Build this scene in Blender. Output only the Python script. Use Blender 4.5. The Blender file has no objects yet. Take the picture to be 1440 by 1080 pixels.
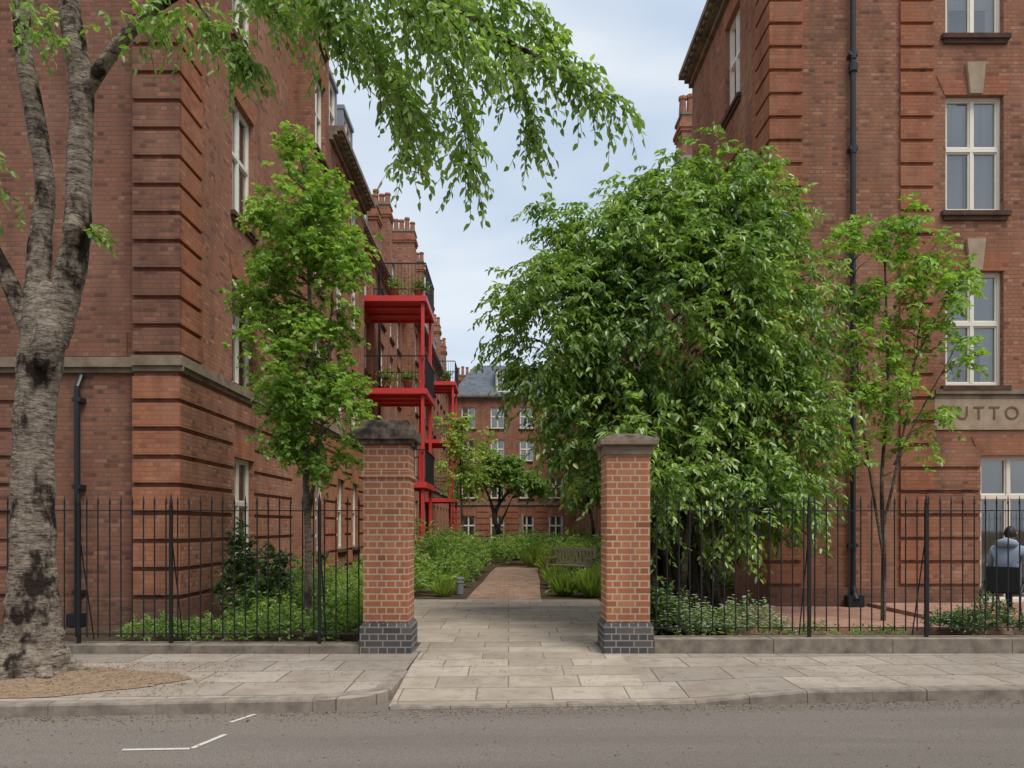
import bpy, math, random
import numpy as np
from mathutils import Vector, Matrix
random.seed(7); rng=np.random.default_rng(11)
scene=bpy.context.scene
scene.view_settings.view_transform='Standard'; scene.view_settings.look='None'; scene.view_settings.exposure=0

# ---------------------------------------------------------------- materials
class NT:
    def __init__(s,name):
        s.m=bpy.data.materials.new(name); s.m.use_nodes=True
        s.n=s.m.node_tree.nodes; s.l=s.m.node_tree.links; s.n.clear()
        s.out=s.n.new('ShaderNodeOutputMaterial')
    def node(s,t,**k):
        x=s.n.new(t)
        for a,b in k.items(): setattr(x,a,b)
        return x
    def link(s,a,b): s.l.new(a,b)
    def val(s,sock,v):
        if hasattr(v,'is_linked') or isinstance(v,bpy.types.NodeSocket): s.l.new(v,sock)
        else: sock.default_value=v
    def math(s,op,a,b=0.0,c=None,clamp=False):
        x=s.node('ShaderNodeMath',operation=op,use_clamp=clamp); s.val(x.inputs[0],a); s.val(x.inputs[1],b)
        if c is not None: s.val(x.inputs[2],c)
        return x.outputs[0]
    def mix(s,f,a,b,blend='MIX'):
        x=s.node('ShaderNodeMix',data_type='RGBA',blend_type=blend)
        s.val(x.inputs[0],f); s.val(x.inputs[6],a); s.val(x.inputs[7],b); return x.outputs[2]
    def noise(s,vec,scale,detail=2,rough=.55):
        x=s.node('ShaderNodeTexNoise'); x.inputs['Scale'].default_value=scale; x.inputs['Detail'].default_value=detail
        x.inputs['Roughness'].default_value=rough
        if vec is not None: s.link(vec,x.inputs['Vector'])
        return x.outputs[0]
    def ramp(s,f,stops):
        x=s.node('ShaderNodeValToRGB'); s.link(f,x.inputs[0]); e=x.color_ramp.elements
        while len(e)<len(stops): e.new(.5)
        for i,(p,c) in enumerate(stops):
            e[i].position=p; e[i].color=c if len(c)==4 else (*c,1)
        return x.outputs[0]
    def pos(s): return s.node('ShaderNodeNewGeometry').outputs['Position']
    def scalev(s,v,sc):
        x=s.node('ShaderNodeVectorMath',operation='MULTIPLY'); s.link(v,x.inputs[0]); x.inputs[1].default_value=sc; return x.outputs[0]
    def bsdf(s,col,rough=.8,metal=0,spec=.3,bump=None,bstr=.3,bdist=.01):
        if rough>=.8 and metal==0:
            p=s.node('ShaderNodeBsdfDiffuse'); s.val(p.inputs['Color'],col); p.inputs['Roughness'].default_value=.5
        else:
            p=s.node('ShaderNodeBsdfPrincipled'); s.val(p.inputs['Base Color'],col); s.val(p.inputs['Roughness'],rough)
            p.inputs['Metallic'].default_value=metal; p.inputs['Specular IOR Level'].default_value=spec
        if bump is not None:
            b=s.node('ShaderNodeBump'); b.inputs['Strength'].default_value=bstr; b.inputs['Distance'].default_value=bdist
            s.link(bump,b.inputs['Height']); s.link(b.outputs[0],p.inputs['Normal'])
        return p.outputs[0]
    def fin(s,sh): s.link(sh,s.out.inputs[0]); return s.m
def C(r,g,b): return (r,g,b,1)

def wallvec(t):
    g=t.node('ShaderNodeNewGeometry'); sp=t.node('ShaderNodeSeparateXYZ'); t.link(g.outputs['Position'],sp.inputs[0])
    sn=t.node('ShaderNodeSeparateXYZ'); t.link(g.outputs['True Normal'],sn.inputs[0])
    ax=t.math('GREATER_THAN',t.math('ABSOLUTE',sn.outputs[0]),.5)
    az=t.math('GREATER_THAN',t.math('ABSOLUTE',sn.outputs[2]),.7)
    u=t.math('ADD',t.math('MULTIPLY',sp.outputs[1],ax),t.math('MULTIPLY',sp.outputs[0],t.math('SUBTRACT',1.0,ax)))
    v=t.math('ADD',t.math('MULTIPLY',sp.outputs[1],az),t.math('MULTIPLY',sp.outputs[2],t.math('SUBTRACT',1.0,az)))
    c=t.node('ShaderNodeCombineXYZ'); t.link(u,c.inputs[0]); t.link(v,c.inputs[1])
    return c.outputs[0],g.outputs['Position'],sp.outputs[2]

def brick_mat(name,c1,c2,c3,mortar,bw=.225,bh=.075,ms=.010,dirt=.5,foot=True,bloom=.35,bond=True,sootc=(.12,.075,.055)):
    t=NT(name); uv,pos,z=wallvec(t)
    b=t.node('ShaderNodeTexBrick'); t.link(uv,b.inputs['Vector'])
    if bond: b.squash=.5; b.squash_frequency=2
    b.inputs['Color1'].default_value=C(0,0,0); b.inputs['Color2'].default_value=C(1,1,1); b.inputs['Mortar'].default_value=C(.5,.5,.5)
    b.inputs['Scale'].default_value=1; b.inputs['Brick Width'].default_value=bw; b.inputs['Row Height'].default_value=bh
    b.inputs['Mortar Size'].default_value=ms*.6; b.inputs['Mortar Smooth'].default_value=.2; b.inputs['Bias'].default_value=0
    rc=t.ramp(b.outputs['Color'],[(0,c1),(.22,c2),(.8,c2),(1,c3)])
    mid=t.noise(pos,3.5,3,.65); fine=t.noise(pos,60,1)
    rc=t.mix(t.math('MULTIPLY',t.ramp(mid,[(.35,(0,0,0)),(.7,(1,1,1))]),.4),rc,C(*[c*.7 for c in c2[:3]]))
    col=t.mix(b.outputs['Fac'],rc,mortar)
    st=t.noise(t.scalev(pos,(1.6,1.6,.25)),1.5,3,.62)
    d=t.math('MULTIPLY',t.ramp(st,[(.44,(0,0,0)),(.7,(1,1,1))]),dirt)
    col=t.mix(d,col,C(*sootc))
    if bloom:
        bl=t.noise(t.scalev(pos,(1,1,.6)),.9,4,.65)
        col=t.mix(t.math('MULTIPLY',t.ramp(bl,[(.48,(0,0,0)),(.7,(1,1,1))]),bloom),col,C(.56,.33,.22))
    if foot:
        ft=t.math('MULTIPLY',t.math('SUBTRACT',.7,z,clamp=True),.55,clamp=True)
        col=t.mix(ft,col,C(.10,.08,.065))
    h=t.math('ADD',t.math('MULTIPLY',b.outputs['Fac'],-1.0),t.math('MULTIPLY',fine,.5))
    return t.fin(t.bsdf(col,.88,bump=h,bstr=.6,bdist=.008,spec=.2))

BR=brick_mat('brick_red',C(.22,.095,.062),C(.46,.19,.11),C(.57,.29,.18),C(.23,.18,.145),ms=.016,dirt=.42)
BR2=brick_mat('brick_red_dark_shaded',C(.15,.07,.05),C(.33,.14,.09),C(.42,.21,.135),C(.18,.14,.115),ms=.016,dirt=.5,bloom=.2)  # left street front's shade put into brick colour and dirt; plinths use it too
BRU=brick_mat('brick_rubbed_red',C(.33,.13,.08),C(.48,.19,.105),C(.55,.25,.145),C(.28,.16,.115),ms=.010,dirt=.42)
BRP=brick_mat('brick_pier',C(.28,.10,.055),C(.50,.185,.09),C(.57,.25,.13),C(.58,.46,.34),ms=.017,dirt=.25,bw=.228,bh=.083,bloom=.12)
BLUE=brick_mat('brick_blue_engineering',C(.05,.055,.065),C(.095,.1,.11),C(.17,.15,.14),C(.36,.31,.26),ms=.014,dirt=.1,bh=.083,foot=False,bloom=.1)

def stone(name,base,dark,sc=3,rough=.85,lo=.3,hi=.72):
    t=NT(name); p=t.pos(); n=t.noise(p,sc,4,.65); n2=t.noise(p,sc*12,2)
    col=t.mix(t.ramp(n,[(lo,(0,0,0)),(hi,(1,1,1))]),dark,base)
    col=t.mix(t.math('MULTIPLY',n2,.3),col,dark)
    return t.fin(t.bsdf(col,rough,bump=n2,bstr=.35,bdist=.006,spec=.2))
STONE=stone('stone_weathered',C(.42,.34,.25),C(.18,.135,.10))
STONEL=stone('stone_pale',C(.60,.48,.35),C(.38,.28,.19))
STONED=stone('stone_dark',C(.26,.205,.16),C(.06,.05,.04),7,.85,.38,.62)
PLINTH=stone('stone_plinth',C(.40,.34,.27),C(.16,.13,.105),5)
SILL=stone('brick_moulding_dark',C(.21,.115,.08),C(.09,.06,.05),5)
KERB=stone('kerb_granite',C(.39,.335,.27),C(.19,.155,.13),6)
SLATE=brick_mat('slate_roof',C(.15,.17,.2),C(.22,.245,.28),C(.28,.3,.33),C(.1,.11,.13),bw=.3,bh=.2,ms=.012,dirt=.1,foot=False,bloom=0,bond=False)
TERRA=stone('terracotta',C(.5,.24,.15),C(.27,.13,.08),6)

def plain(name,col,rough=.5,metal=0,spec=.4,var=.15,sc=8):
    t=NT(name); n=t.noise(t.pos(),sc,2)
    c=t.mix(n,C(*[x*(1-var) for x in col[:3]]),C(*[min(1,x*(1+var)) for x in col[:3]]))
    return t.fin(t.bsdf(c,rough,metal,spec))
IRON=plain('black_iron_paint',C(.02,.02,.022),.45)
PIPE=plain('black_pipe_paint',C(.022,.025,.03),.35)
WHITE=plain('cream_window_paint',C(.80,.74,.62),.45,var=.05)
REDP=plain('red_steel_paint',C(.70,.06,.06),.42,var=.1,sc=2)
REDU=plain('red_soffit_panel',C(.6,.06,.06),.6)
SOIL=stone('soil',C(.14,.10,.065),C(.06,.045,.03),4,.95)
WOOD=plain('weathered_timber',C(.34,.27,.2),.7)
LEAD=plain('lead_grey',C(.24,.25,.27),.5)
LETTER=plain('letter_carved_brown',C(.24,.155,.1),.8)

def glass_mat():
    t=NT('window_glass'); g=t.node('ShaderNodeBsdfGlossy'); g.inputs['Roughness'].default_value=.03; g.inputs['Color'].default_value=C(.95,.95,.95)
    tr=t.node('ShaderNodeBsdfTransparent'); tr.inputs[0].default_value=C(.88,.9,.88)
    f=t.node('ShaderNodeFresnel'); f.inputs['IOR'].default_value=1.8
    m=t.node('ShaderNodeMixShader'); t.link(t.math('ADD',f.outputs[0],.12,clamp=True),m.inputs[0]); t.link(tr.outputs[0],m.inputs[1]); t.link(g.outputs[0],m.inputs[2])
    return t.fin(m.outputs[0])
GLASS=glass_mat()
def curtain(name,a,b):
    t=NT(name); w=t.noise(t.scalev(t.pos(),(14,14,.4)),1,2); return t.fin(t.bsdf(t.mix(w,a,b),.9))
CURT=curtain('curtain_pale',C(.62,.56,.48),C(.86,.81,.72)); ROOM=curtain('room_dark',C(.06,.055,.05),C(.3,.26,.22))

def asphalt():
    t=NT('asphalt_old'); p=t.pos(); f=t.noise(p,120,2,.7); m=t.noise(p,2.2,4,.65)
    col=t.mix(t.ramp(f,[(.3,(0,0,0)),(.7,(1,1,1))]),C(.085,.073,.062),C(.31,.27,.232))
    col=t.mix(t.math('MULTIPLY',t.ramp(m,[(.4,(0,0,0)),(.7,(1,1,1))]),.4),col,C(.21,.178,.15))
    tracks=t.noise(t.scalev(p,(.15,1.8,1)),1,3)
    col=t.mix(t.math('MULTIPLY',t.ramp(tracks,[(.4,(0,0,0)),(.65,(1,1,1))]),.4),col,C(.12,.104,.09))
    return t.fin(t.bsdf(col,.85,bump=f,bstr=.5,bdist=.008,spec=.2))
ASPH=asphalt()
def slabs(name,cols,mort,bw,bh,ms,dirt=.4):
    t=NT(name); p=t.pos(); sp=t.node('ShaderNodeSeparateXYZ'); t.link(p,sp.inputs[0])
    c=t.node('ShaderNodeCombineXYZ')
    y=t.math('SUBTRACT',sp.outputs[1],t.math('MULTIPLY',sp.outputs[0],.05))
    t.link(sp.outputs[0],c.inputs[0]); t.link(y,c.inputs[1])
    b=t.node('ShaderNodeTexBrick'); b.offset=.42; b.squash=1.4; b.squash_frequency=3; t.link(c.outputs[0],b.inputs['Vector'])
    b.inputs['Color1'].default_value=C(0,0,0); b.inputs['Color2'].default_value=C(1,1,1); b.inputs['Mortar'].default_value=C(.5,.5,.5)
    b.inputs['Scale'].default_value=1; b.inputs['Brick Width'].default_value=bw; b.inputs['Row Height'].default_value=bh
    b.inputs['Mortar Size'].default_value=ms; b.inputs['Mortar Smooth'].default_value=.2
    col=t.ramp(b.outputs['Color'],[(0,cols[0]),(.5,cols[1]),(1,cols[2])])
    col=t.mix(b.outputs['Fac'],col,mort)
    m=t.noise(p,1.7,4,.7); f=t.noise(p,45,2,.6); st=t.noise(p,6,4,.7)
    col=t.mix(t.math('MULTIPLY',t.ramp(m,[(.42,(0,0,0)),(.68,(1,1,1))]),dirt),col,C(.23,.17,.12))
    col=t.mix(t.math('MULTIPLY',t.ramp(st,[(.53,(0,0,0)),(.66,(1,1,1))]),dirt*.8),col,C(.17,.14,.11))
    col=t.mix(t.math('MULTIPLY',f,.25),col,C(.17,.14,.11))
    h=t.math('ADD',t.math('MULTIPLY',b.outputs['Fac'],-1.0),t.math('MULTIPLY',f,.4))
    return t.fin(t.bsdf(col,.82,bump=h,bstr=.5,bdist=.008,spec=.2))
PAVE=slabs('paving_yorkstone',[C(.31,.27,.225),C(.40,.345,.285),C(.46,.40,.33)],C(.16,.13,.1),.8,.6,.010,dirt=.5)
COURT=slabs('paving_sandstone',[C(.37,.315,.25),C(.46,.39,.31),C(.52,.445,.36)],C(.24,.19,.145),.75,.45,.009,dirt=.42)
PATHM=slabs('paving_brick_buff',[C(.28,.17,.11),C(.42,.265,.18),C(.52,.36,.26)],C(.24,.17,.12),.22,.11,.009,dirt=.3)
REDPAVE=slabs('paving_red_block',[C(.4,.2,.14),C(.48,.26,.19),C(.54,.33,.24)],C(.24,.15,.11),.21,.105,.007,dirt=.2)
GRAV=stone('tree_pit_gravel',C(.38,.27,.18),C(.19,.135,.09),9)
RW=plain('white_road_paint',C(.62,.59,.53),.7,var=.3,sc=20)

def leaf_mat(name,dark,mid,light,trans=.35,rough=.35,nscale=.9,boost=(1.5,1.6,.7),gloss=.07):
    t=NT(name); g=t.node('ShaderNodeNewGeometry'); r=g.outputs['Random Per Island']
    n=t.noise(g.outputs['Position'],nscale,1)
    f=t.math('ADD',t.math('MULTIPLY',r,.7),t.math('MULTIPLY',t.math('SUBTRACT',n,.32),1.0),clamp=True)
    col=t.ramp(f,[(.1,dark),(.5,mid),(.95,light)])
    d=t.node('ShaderNodeBsdfDiffuse'); t.link(col,d.inputs['Color'])
    gl=t.node('ShaderNodeBsdfGlossy'); gl.inputs['Roughness'].default_value=rough; gl.inputs['Color'].default_value=C(.95,.97,1)
    m0=t.node('ShaderNodeMixShader'); m0.inputs[0].default_value=gloss; t.link(d.outputs[0],m0.inputs[1]); t.link(gl.outputs[0],m0.inputs[2])
    tr=t.node('ShaderNodeBsdfTranslucent'); t.link(t.mix(1.0,col,C(*boost),'MULTIPLY'),tr.inputs[0])
    m=t.node('ShaderNodeMixShader'); m.inputs[0].default_value=trans; t.link(m0.outputs[0],m.inputs[1]); t.link(tr.outputs[0],m.inputs[2])
    return t.fin(m.outputs[0])
L_BIG=leaf_mat('leaf_glossy_green',C(.07,.14,.03),C(.19,.31,.065),C(.42,.54,.13),.33,gloss=.08)
L_MAP=leaf_mat('leaf_maple_green',C(.12,.22,.04),C(.24,.37,.075),C(.38,.50,.13),.42,gloss=.04)
L_THN=leaf_mat('leaf_bright_green',C(.13,.25,.04),C(.25,.40,.075),C(.40,.55,.13),.42,gloss=.05)
L_CHE=leaf_mat('leaf_cherry_green',C(.12,.21,.05),C(.23,.36,.085),C(.37,.49,.16),.48,gloss=.06)
L_GAR=leaf_mat('leaf_garden_tree',C(.10,.19,.04),C(.2,.33,.07),C(.32,.45,.11),.4)
L_SHR=leaf_mat('leaf_shrub',C(.09,.17,.04),C(.20,.32,.08),C(.37,.48,.15),.35,nscale=1.6,gloss=.04)
L_LIME=leaf_mat('leaf_lime',C(.18,.29,.05),C(.33,.44,.095),C(.50,.58,.18),.4,nscale=1.6,gloss=.04)
L_DRK=leaf_mat('leaf_dark_shrub',C(.03,.07,.02),C(.09,.16,.045),C(.18,.26,.08),.25,nscale=2)
FLW=plain('petal_white',C(.8,.78,.74),.85)
FLP=plain('petal_violet',C(.4,.3,.5),.85)
DEBR=leaf_mat('leaf_litter_brown',C(.14,.09,.05),C(.27,.18,.1),C(.42,.31,.18),.1,boost=(1,1,1),gloss=.0)

def bark(name,base,dark,pale,lo=.5,hi=.62,lt0=.56,lts=.7):
    t=NT(name); p=t.pos()
    n=t.noise(t.scalev(p,(5,5,12)),1.6,4,.7); n2=t.noise(t.scalev(p,(1,1,.6)),2.4,4,.66); n3=t.noise(t.scalev(p,(22,22,7)),1,3)
    col=t.mix(t.ramp(n,[(.32,(0,0,0)),(.6,(1,1,1))]),base,pale)
    lt=t.noise(t.scalev(p,(5,5,34)),1.3,3,.65); col=t.mix(t.math('MULTIPLY',t.ramp(lt,[(lt0,(0,0,0)),(lt0+.08,(1,1,1))]),lts),col,dark)
    col=t.mix(t.math('MULTIPLY',t.ramp(n3,[(.5,(0,0,0)),(.75,(1,1,1))]),.4),col,dark)
    col=t.mix(t.ramp(n2,[(lo,(0,0,0)),(hi,(1,1,1))]),col,dark)
    h=t.math('ADD',n,t.math('MULTIPLY',n3,.8))
    return t.fin(t.bsdf(col,.9,bump=h,bstr=1.0,bdist=.04,spec=.2))
BARK=bark('bark_cherry',C(.16,.125,.095),C(.04,.03,.025),C(.36,.30,.235),.515,.60,.54)
BARKT=bark('bark_thin',C(.15,.115,.085),C(.06,.045,.035),C(.23,.19,.15))
BARKD=bark('bark_dark',C(.07,.052,.04),C(.025,.02,.015),C(.12,.095,.075))

# ---------------------------------------------------------------- mesh helpers
def empty(name,loc=(0,0,0)):
    o=bpy.data.objects.new(name,None); scene.collection.objects.link(o); o.empty_display_size=.3; return o
class MB:
    def __init__(s,name,mats,parent=None,smooth=False):
        s.name=name;s.mats=mats if isinstance(mats,list) else [mats];s.v=[];s.f=[];s.m=[];s.parent=parent;s.smooth=smooth
    def face(s,pts,m=0):
        k=len(s.v); s.v+= [tuple(p) for p in pts]; s.f.append(tuple(range(k,k+len(pts)))); s.m.append(m)
    def hexa(s,p,m=0):
        k=len(s.v); s.v+=[tuple(q) for q in p]
        for f in ((3,2,1,0),(4,5,6,7),(0,1,5,4),(1,2,6,5),(2,3,7,6),(3,0,4,7)):
            s.f.append(tuple(k+i for i in f)); s.m.append(m)
    def box(s,x0,x1,y0,y1,z0,z1,m=0):
        x0,x1=sorted((x0,x1)); y0,y1=sorted((y0,y1)); z0,z1=sorted((z0,z1))
        s.hexa([(x0,y0,z0),(x1,y0,z0),(x1,y1,z0),(x0,y1,z0),(x0,y0,z1),(x1,y0,z1),(x1,y1,z1),(x0,y1,z1)],m)
    def prism(s,poly,z0,z1,m=0):
        k=len(s.v); n=len(poly); s.v+=[(x,y,z0) for x,y in poly]+[(x,y,z1) for x,y in poly]
        s.f.append(tuple(range(k+n,k+2*n))); s.m.append(m)
        for i in range(n):
            j=(i+1)%n; s.f.append((k+i,k+j,k+n+j,k+n+i)); s.m.append(m)
    def tube(s,pts,rad,n=8,m=0,cap=True):
        pts=[Vector(p) for p in pts]; k=len(s.v); up=Vector((0,1,0)); prev=None
        for i,p in enumerate(pts):
            t=(pts[min(i+1,len(pts)-1)]-pts[max(i-1,0)]).normalized()
            a=t.cross(up) if prev is None else prev-t*prev.dot(t)
            if a.length<1e-4: a=t.cross(Vector((1,0,0)))
            a.normalize(); prev=a; b=t.cross(a); r=rad[i] if isinstance(rad,(list,tuple)) else rad
            for j in range(n):
                an=2*math.pi*j/n; s.v.append(tuple(p+a*math.cos(an)*r+b*math.sin(an)*r))
        for i in range(len(pts)-1):
            for j in range(n):
                s.f.append((k+i*n+j,k+i*n+(j+1)%n,k+(i+1)*n+(j+1)%n,k+(i+1)*n+j)); s.m.append(m)
        if cap:
            s.f.append(tuple(k+(len(pts)-1)*n+j for j in range(n))); s.m.append(m)
            s.f.append(tuple(k+j for j in reversed(range(n)))); s.m.append(m)
    def build(s):
        if not s.f: return None
        me=bpy.data.meshes.new(s.name); me.from_pydata(s.v,[],s.f)
        for m in s.mats: me.materials.append(m)
        me.polygons.foreach_set('material_index',s.m)
        if s.smooth: me.polygons.foreach_set('use_smooth',[True]*len(s.f))
        me.update(); o=bpy.data.objects.new(s.name,me); scene.collection.objects.link(o)
        if s.parent: o.parent=s.parent
        return o

def smooth_path(pts,sub=5):
    P=[Vector(p) for p in pts]; out=[]
    for i in range(len(P)-1):
        p0=P[max(i-1,0)];p1=P[i];p2=P[i+1];p3=P[min(i+2,len(P)-1)]
        for k in range(sub):
            t=k/sub; out.append(.5*((2*p1)+(p2-p0)*t+(2*p0-5*p1+4*p2-p3)*t*t+(3*p1-p0-3*p2+p3)*t**3))
    out.append(P[-1]); return out
def lerp_list(r,n):
    return [float(x) for x in np.interp(np.linspace(0,len(r)-1,n),range(len(r)),r)]

# ---------------------------------------------------------------- facades
class Building:
    def __init__(s,name,brick=BR):
        s.root=empty(name); r=s.root
        s.wall=MB('walls',[brick,BRU,BR2,STONE],r); s.trim=MB('stone_trim',[STONE,STONEL,SILL,STONED],r)
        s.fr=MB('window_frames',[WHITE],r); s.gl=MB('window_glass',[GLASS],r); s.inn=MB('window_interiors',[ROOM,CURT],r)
        s.roof=MB('roof',[SLATE,LEAD,TERRA],r); s.pipe=MB('drainpipes',[PIPE],r)
    def done(s):
        for m in (s.wall,s.trim,s.fr,s.gl,s.inn,s.roof,s.pipe): m.build()
class Fac:
    def __init__(s,b,kind,c): s.b=b;s.k=kind;s.c=c
    def P(s,u,w,z):
        if s.k=='S': return (u,s.c-w,z)
        if s.k=='N': return (u,s.c+w,z)
        if s.k=='E': return (s.c+w,u,z)
        if s.k=='W': return (s.c-w,u,z)
    def box(s,mb,u0,u1,w0,w1,z0,z1,m=0):
        a=s.P(u0,w0,z0); b=s.P(u1,w1,z1); mb.box(a[0],b[0],a[1],b[1],a[2],b[2],m)
    def wall(s,u0,u1,z0,z1,ops=(),rev=.2,m=0):
        us=sorted({u0,u1,*[o[0] for o in ops],*[o[1] for o in ops]}); zs=sorted({z0,z1,*[o[2] for o in ops],*[o[3] for o in ops]})
        for i in range(len(us)-1):
            for j in range(len(zs)-1):
                cu=(us[i]+us[i+1])/2; cz=(zs[j]+zs[j+1])/2
                if any(o[0]<cu<o[1] and o[2]<cz<o[3] for o in ops): continue
                s.b.wall.face([s.P(us[i],0,zs[j]),s.P(us[i+1],0,zs[j]),s.P(us[i+1],0,zs[j+1]),s.P(us[i],0,zs[j+1])],m)
        for o in ops:
            a,b,c,d=o[:4]
            for q in (((a,0,c),(a,-rev,c),(a,-rev,d),(a,0,d)),((b,0,c),(b,-rev,c),(b,-rev,d),(b,0,d)),((a,0,d),(b,0,d),(b,-rev,d),(a,-rev,d)),((a,0,c),(b,0,c),(b,-rev,c),(a,-rev,c))):
                s.b.wall.face([s.P(*p) for p in q],m)
            s.window(a,b,c,d,rev,**(o[4] if len(o)>4 else {}))
    def window(s,a,b,c,d,rev=.2,trans=.55,key=False,sill=True,arch=True,open_=False,cols=2,blind=None):
        w0,w1=-rev+.02,-rev+.10; F=s.b.fr; e=.004
        a+=e;b-=e;c+=e;d-=e
        t=.06
        s.box(F,a,a+t,w0,w1,c,d); s.box(F,b-t,b,w0,w1,c,d); s.box(F,a+t,b-t,w0,w1,d-t,d); s.box(F,a+t,b-t,w0,w1,c,c+t*1.2)
        zt=c+(d-c)*trans; s.box(F,a+t,b-t,w0,w1+.006,zt-.04,zt+.04)
        for i in range(1,cols):
            um=a+(b-a)*i/cols
            s.box(F,um-.03,um+.03,w0,w1+.003,c+t*1.2,zt-.04); s.box(F,um-.03,um+.03,w0,w1+.003,zt+.04,d-t)
        for i in range(cols):
            l=a+(b-a)*i/cols+(t if i==0 else .03); r=a+(b-a)*(i+1)/cols-(t if i==cols-1 else .03)
            for z0,z1 in ((c+t*1.2,zt-.04),(zt+.04,d-t)):
                q=.03
                s.box(F,l,l+q,w0+.01,w1-.02,z0,z1); s.box(F,r-q,r,w0+.01,w1-.02,z0,z1)
                s.box(F,l+q,r-q,w0+.01,w1-.02,z0,z0+q); s.box(F,l+q,r-q,w0+.01,w1-.02,z1-q,z1)
                j=random.uniform(-.004,.004)
                s.b.gl.face([s.P(l+q,w0+.03+j,z0+q),s.P(r-q,w0+.03-j,z0+q),s.P(r-q,w0+.03-j*.5,z1-q),s.P(l+q,w0+.03+j*1.5,z1-q)])
        wi=-rev-.05
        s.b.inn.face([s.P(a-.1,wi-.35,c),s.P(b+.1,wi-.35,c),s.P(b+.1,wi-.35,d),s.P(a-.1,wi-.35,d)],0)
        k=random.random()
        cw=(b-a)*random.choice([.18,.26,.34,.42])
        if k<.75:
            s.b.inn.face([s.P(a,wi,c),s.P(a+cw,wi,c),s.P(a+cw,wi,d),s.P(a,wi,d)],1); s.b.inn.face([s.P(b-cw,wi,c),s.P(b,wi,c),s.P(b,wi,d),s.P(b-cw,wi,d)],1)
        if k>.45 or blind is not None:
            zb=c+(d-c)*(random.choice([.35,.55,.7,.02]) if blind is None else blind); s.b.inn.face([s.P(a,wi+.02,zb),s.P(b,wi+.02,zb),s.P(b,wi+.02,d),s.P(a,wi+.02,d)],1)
        if sill:
            s.box(s.b.trim,a-.1,b+.1,-rev+.1,.09,c-.09,c-.002,2); s.box(s.b.trim,a-.06,b+.06,.002,.05,c-.17,c-.092,2)
        if arch:
            h=.36; um=(a+b)/2; W=s.b.wall
            k0,k1=a-.02,b+.02; f=.16
            def tri(u0,u1,v0,v1,w,mb,m,h):
                p=[s.P(u0,0.0,d),s.P(u1,0.0,d),s.P(u1,w,d),s.P(u0,w,d),s.P(v0,0.0,d+h),s.P(v1,0.0,d+h),s.P(v1,w,d+h),s.P(v0,w,d+h)]
                mb.hexa(p,m)
            if key:
                tri(k0,um-.12,k0-f,um-.155,.012,W,1,h); tri(um+.12,k1,um+.155,k1+f,.012,W,1,h)
                tri(um-.117,um+.117,um-.18,um+.18,.07,s.b.trim,1,.6)
            else: tri(k0,k1,k0-f,k1+f,.012,W,1,h)
        if open_:
            l,r=a+t,b-t; z1=d-t; z0=zt+.05; dx=.45
            p=lambda u,q,z:s.P(u,q,z)
            F.hexa([p(l,dx,z0),p(r,dx,z0),p(r,dx+.04,z0),p(l,dx+.04,z0),p(l,dx-.04,z0+.07),p(r,dx-.04,z0+.07),p(r,dx,z0+.07),p(l,dx,z0+.07)])
            for u in (l,r-.06):
                F.hexa([p(u,dx,z0),p(u+.06,dx,z0),p(u+.06,dx+.04,z0),p(u,dx+.04,z0),p(u,-.06,z1),p(u+.06,-.06,z1),p(u+.06,-.02,z1),p(u,-.02,z1)])
            s.b.gl.face([p(l+.06,dx+.01,z0+.05),p(r-.06,dx+.01,z0+.05),p(r-.06,-.04,z1),p(l+.06,-.04,z1)])
    def bands(s,u0,u1,w,z0,z1,ops=(),pitch=.45,gap=.075,m=1,under=0.0):
        z=z0
        while z<z1-.1:
            zt=min(z+pitch-gap,z1)
            cuts=[(o[0]-.02,o[1]+.02) for o in ops if o[2]-.2<zt and o[3]+.4>z]
            segs=[(u0,u1)]
            for c in cuts:
                ns=[]
                for a,b in segs:
                    if c[1]<=a or c[0]>=b: ns.append((a,b)); continue
                    if c[0]-a>.05: ns.append((a,c[0]))
                    if b-c[1]>.05: ns.append((c[1],b))
                segs=ns
            for a,b in segs: s.box(s.b.wall,a,b,under,w,z,zt,m)
            z+=pitch
    def cornice(s,u0,u1,z,m=0):
        s.box(s.b.trim,u0,u1,.0,.10,z-.32,z-.202,m); s.box(s.b.trim,u0,u1,.0,.22,z-.2,z-.102,m)
        s.box(s.b.trim,u0,u1,.0,.38,z-.1,z+.04,m)
        u=u0+.1
        while u<u1-.15:
            s.box(s.b.trim,u,u+.11,.222,.34,z-.19,z-.102,m)
            u+=.3
    def string(s,u0,u1,z,w=.1,h=.16,m=0):
        s.box(s.b.trim,u0,u1,.0,w,z,z+h,m); s.box(s.b.trim,u0,u1,.0,w*.5,z-.08,z-.002,m)
def chimney(b,x0,x1,y0,y1,z0,z1,pots=3,axis='x'):
    W=b.wall
    W.box(x0,x1,y0,y1,z0,z1,0)
    for i,(p,h0,h1) in enumerate(((.05,.55,.45),(.09,.44,.30),(.05,.29,.2))):
        W.box(x0-p,x1+p,y0-p,y1+p,z1-h0,z1-h1,1)
    W.box(x0-.04,x1+.04,y0-.04,y1+.04,z1+.002,z1+.1,3)
    n=pots
    for i in range(n):
        t=(i+.5)/n; x=x0+(x1-x0)*t if axis=='x' else (x0+x1)/2; y=(y0+y1)/2 if axis=='x' else y0+(y1-y0)*t
        h=random.uniform(.5,.85)
        b.roof.tube([(x,y,z1+.1),(x,y,z1+.1+h*.85),(x,y,z1+.1+h*.86),(x,y,z1+.1+h)],[.14,.11,.15,.14],8,2)
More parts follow.
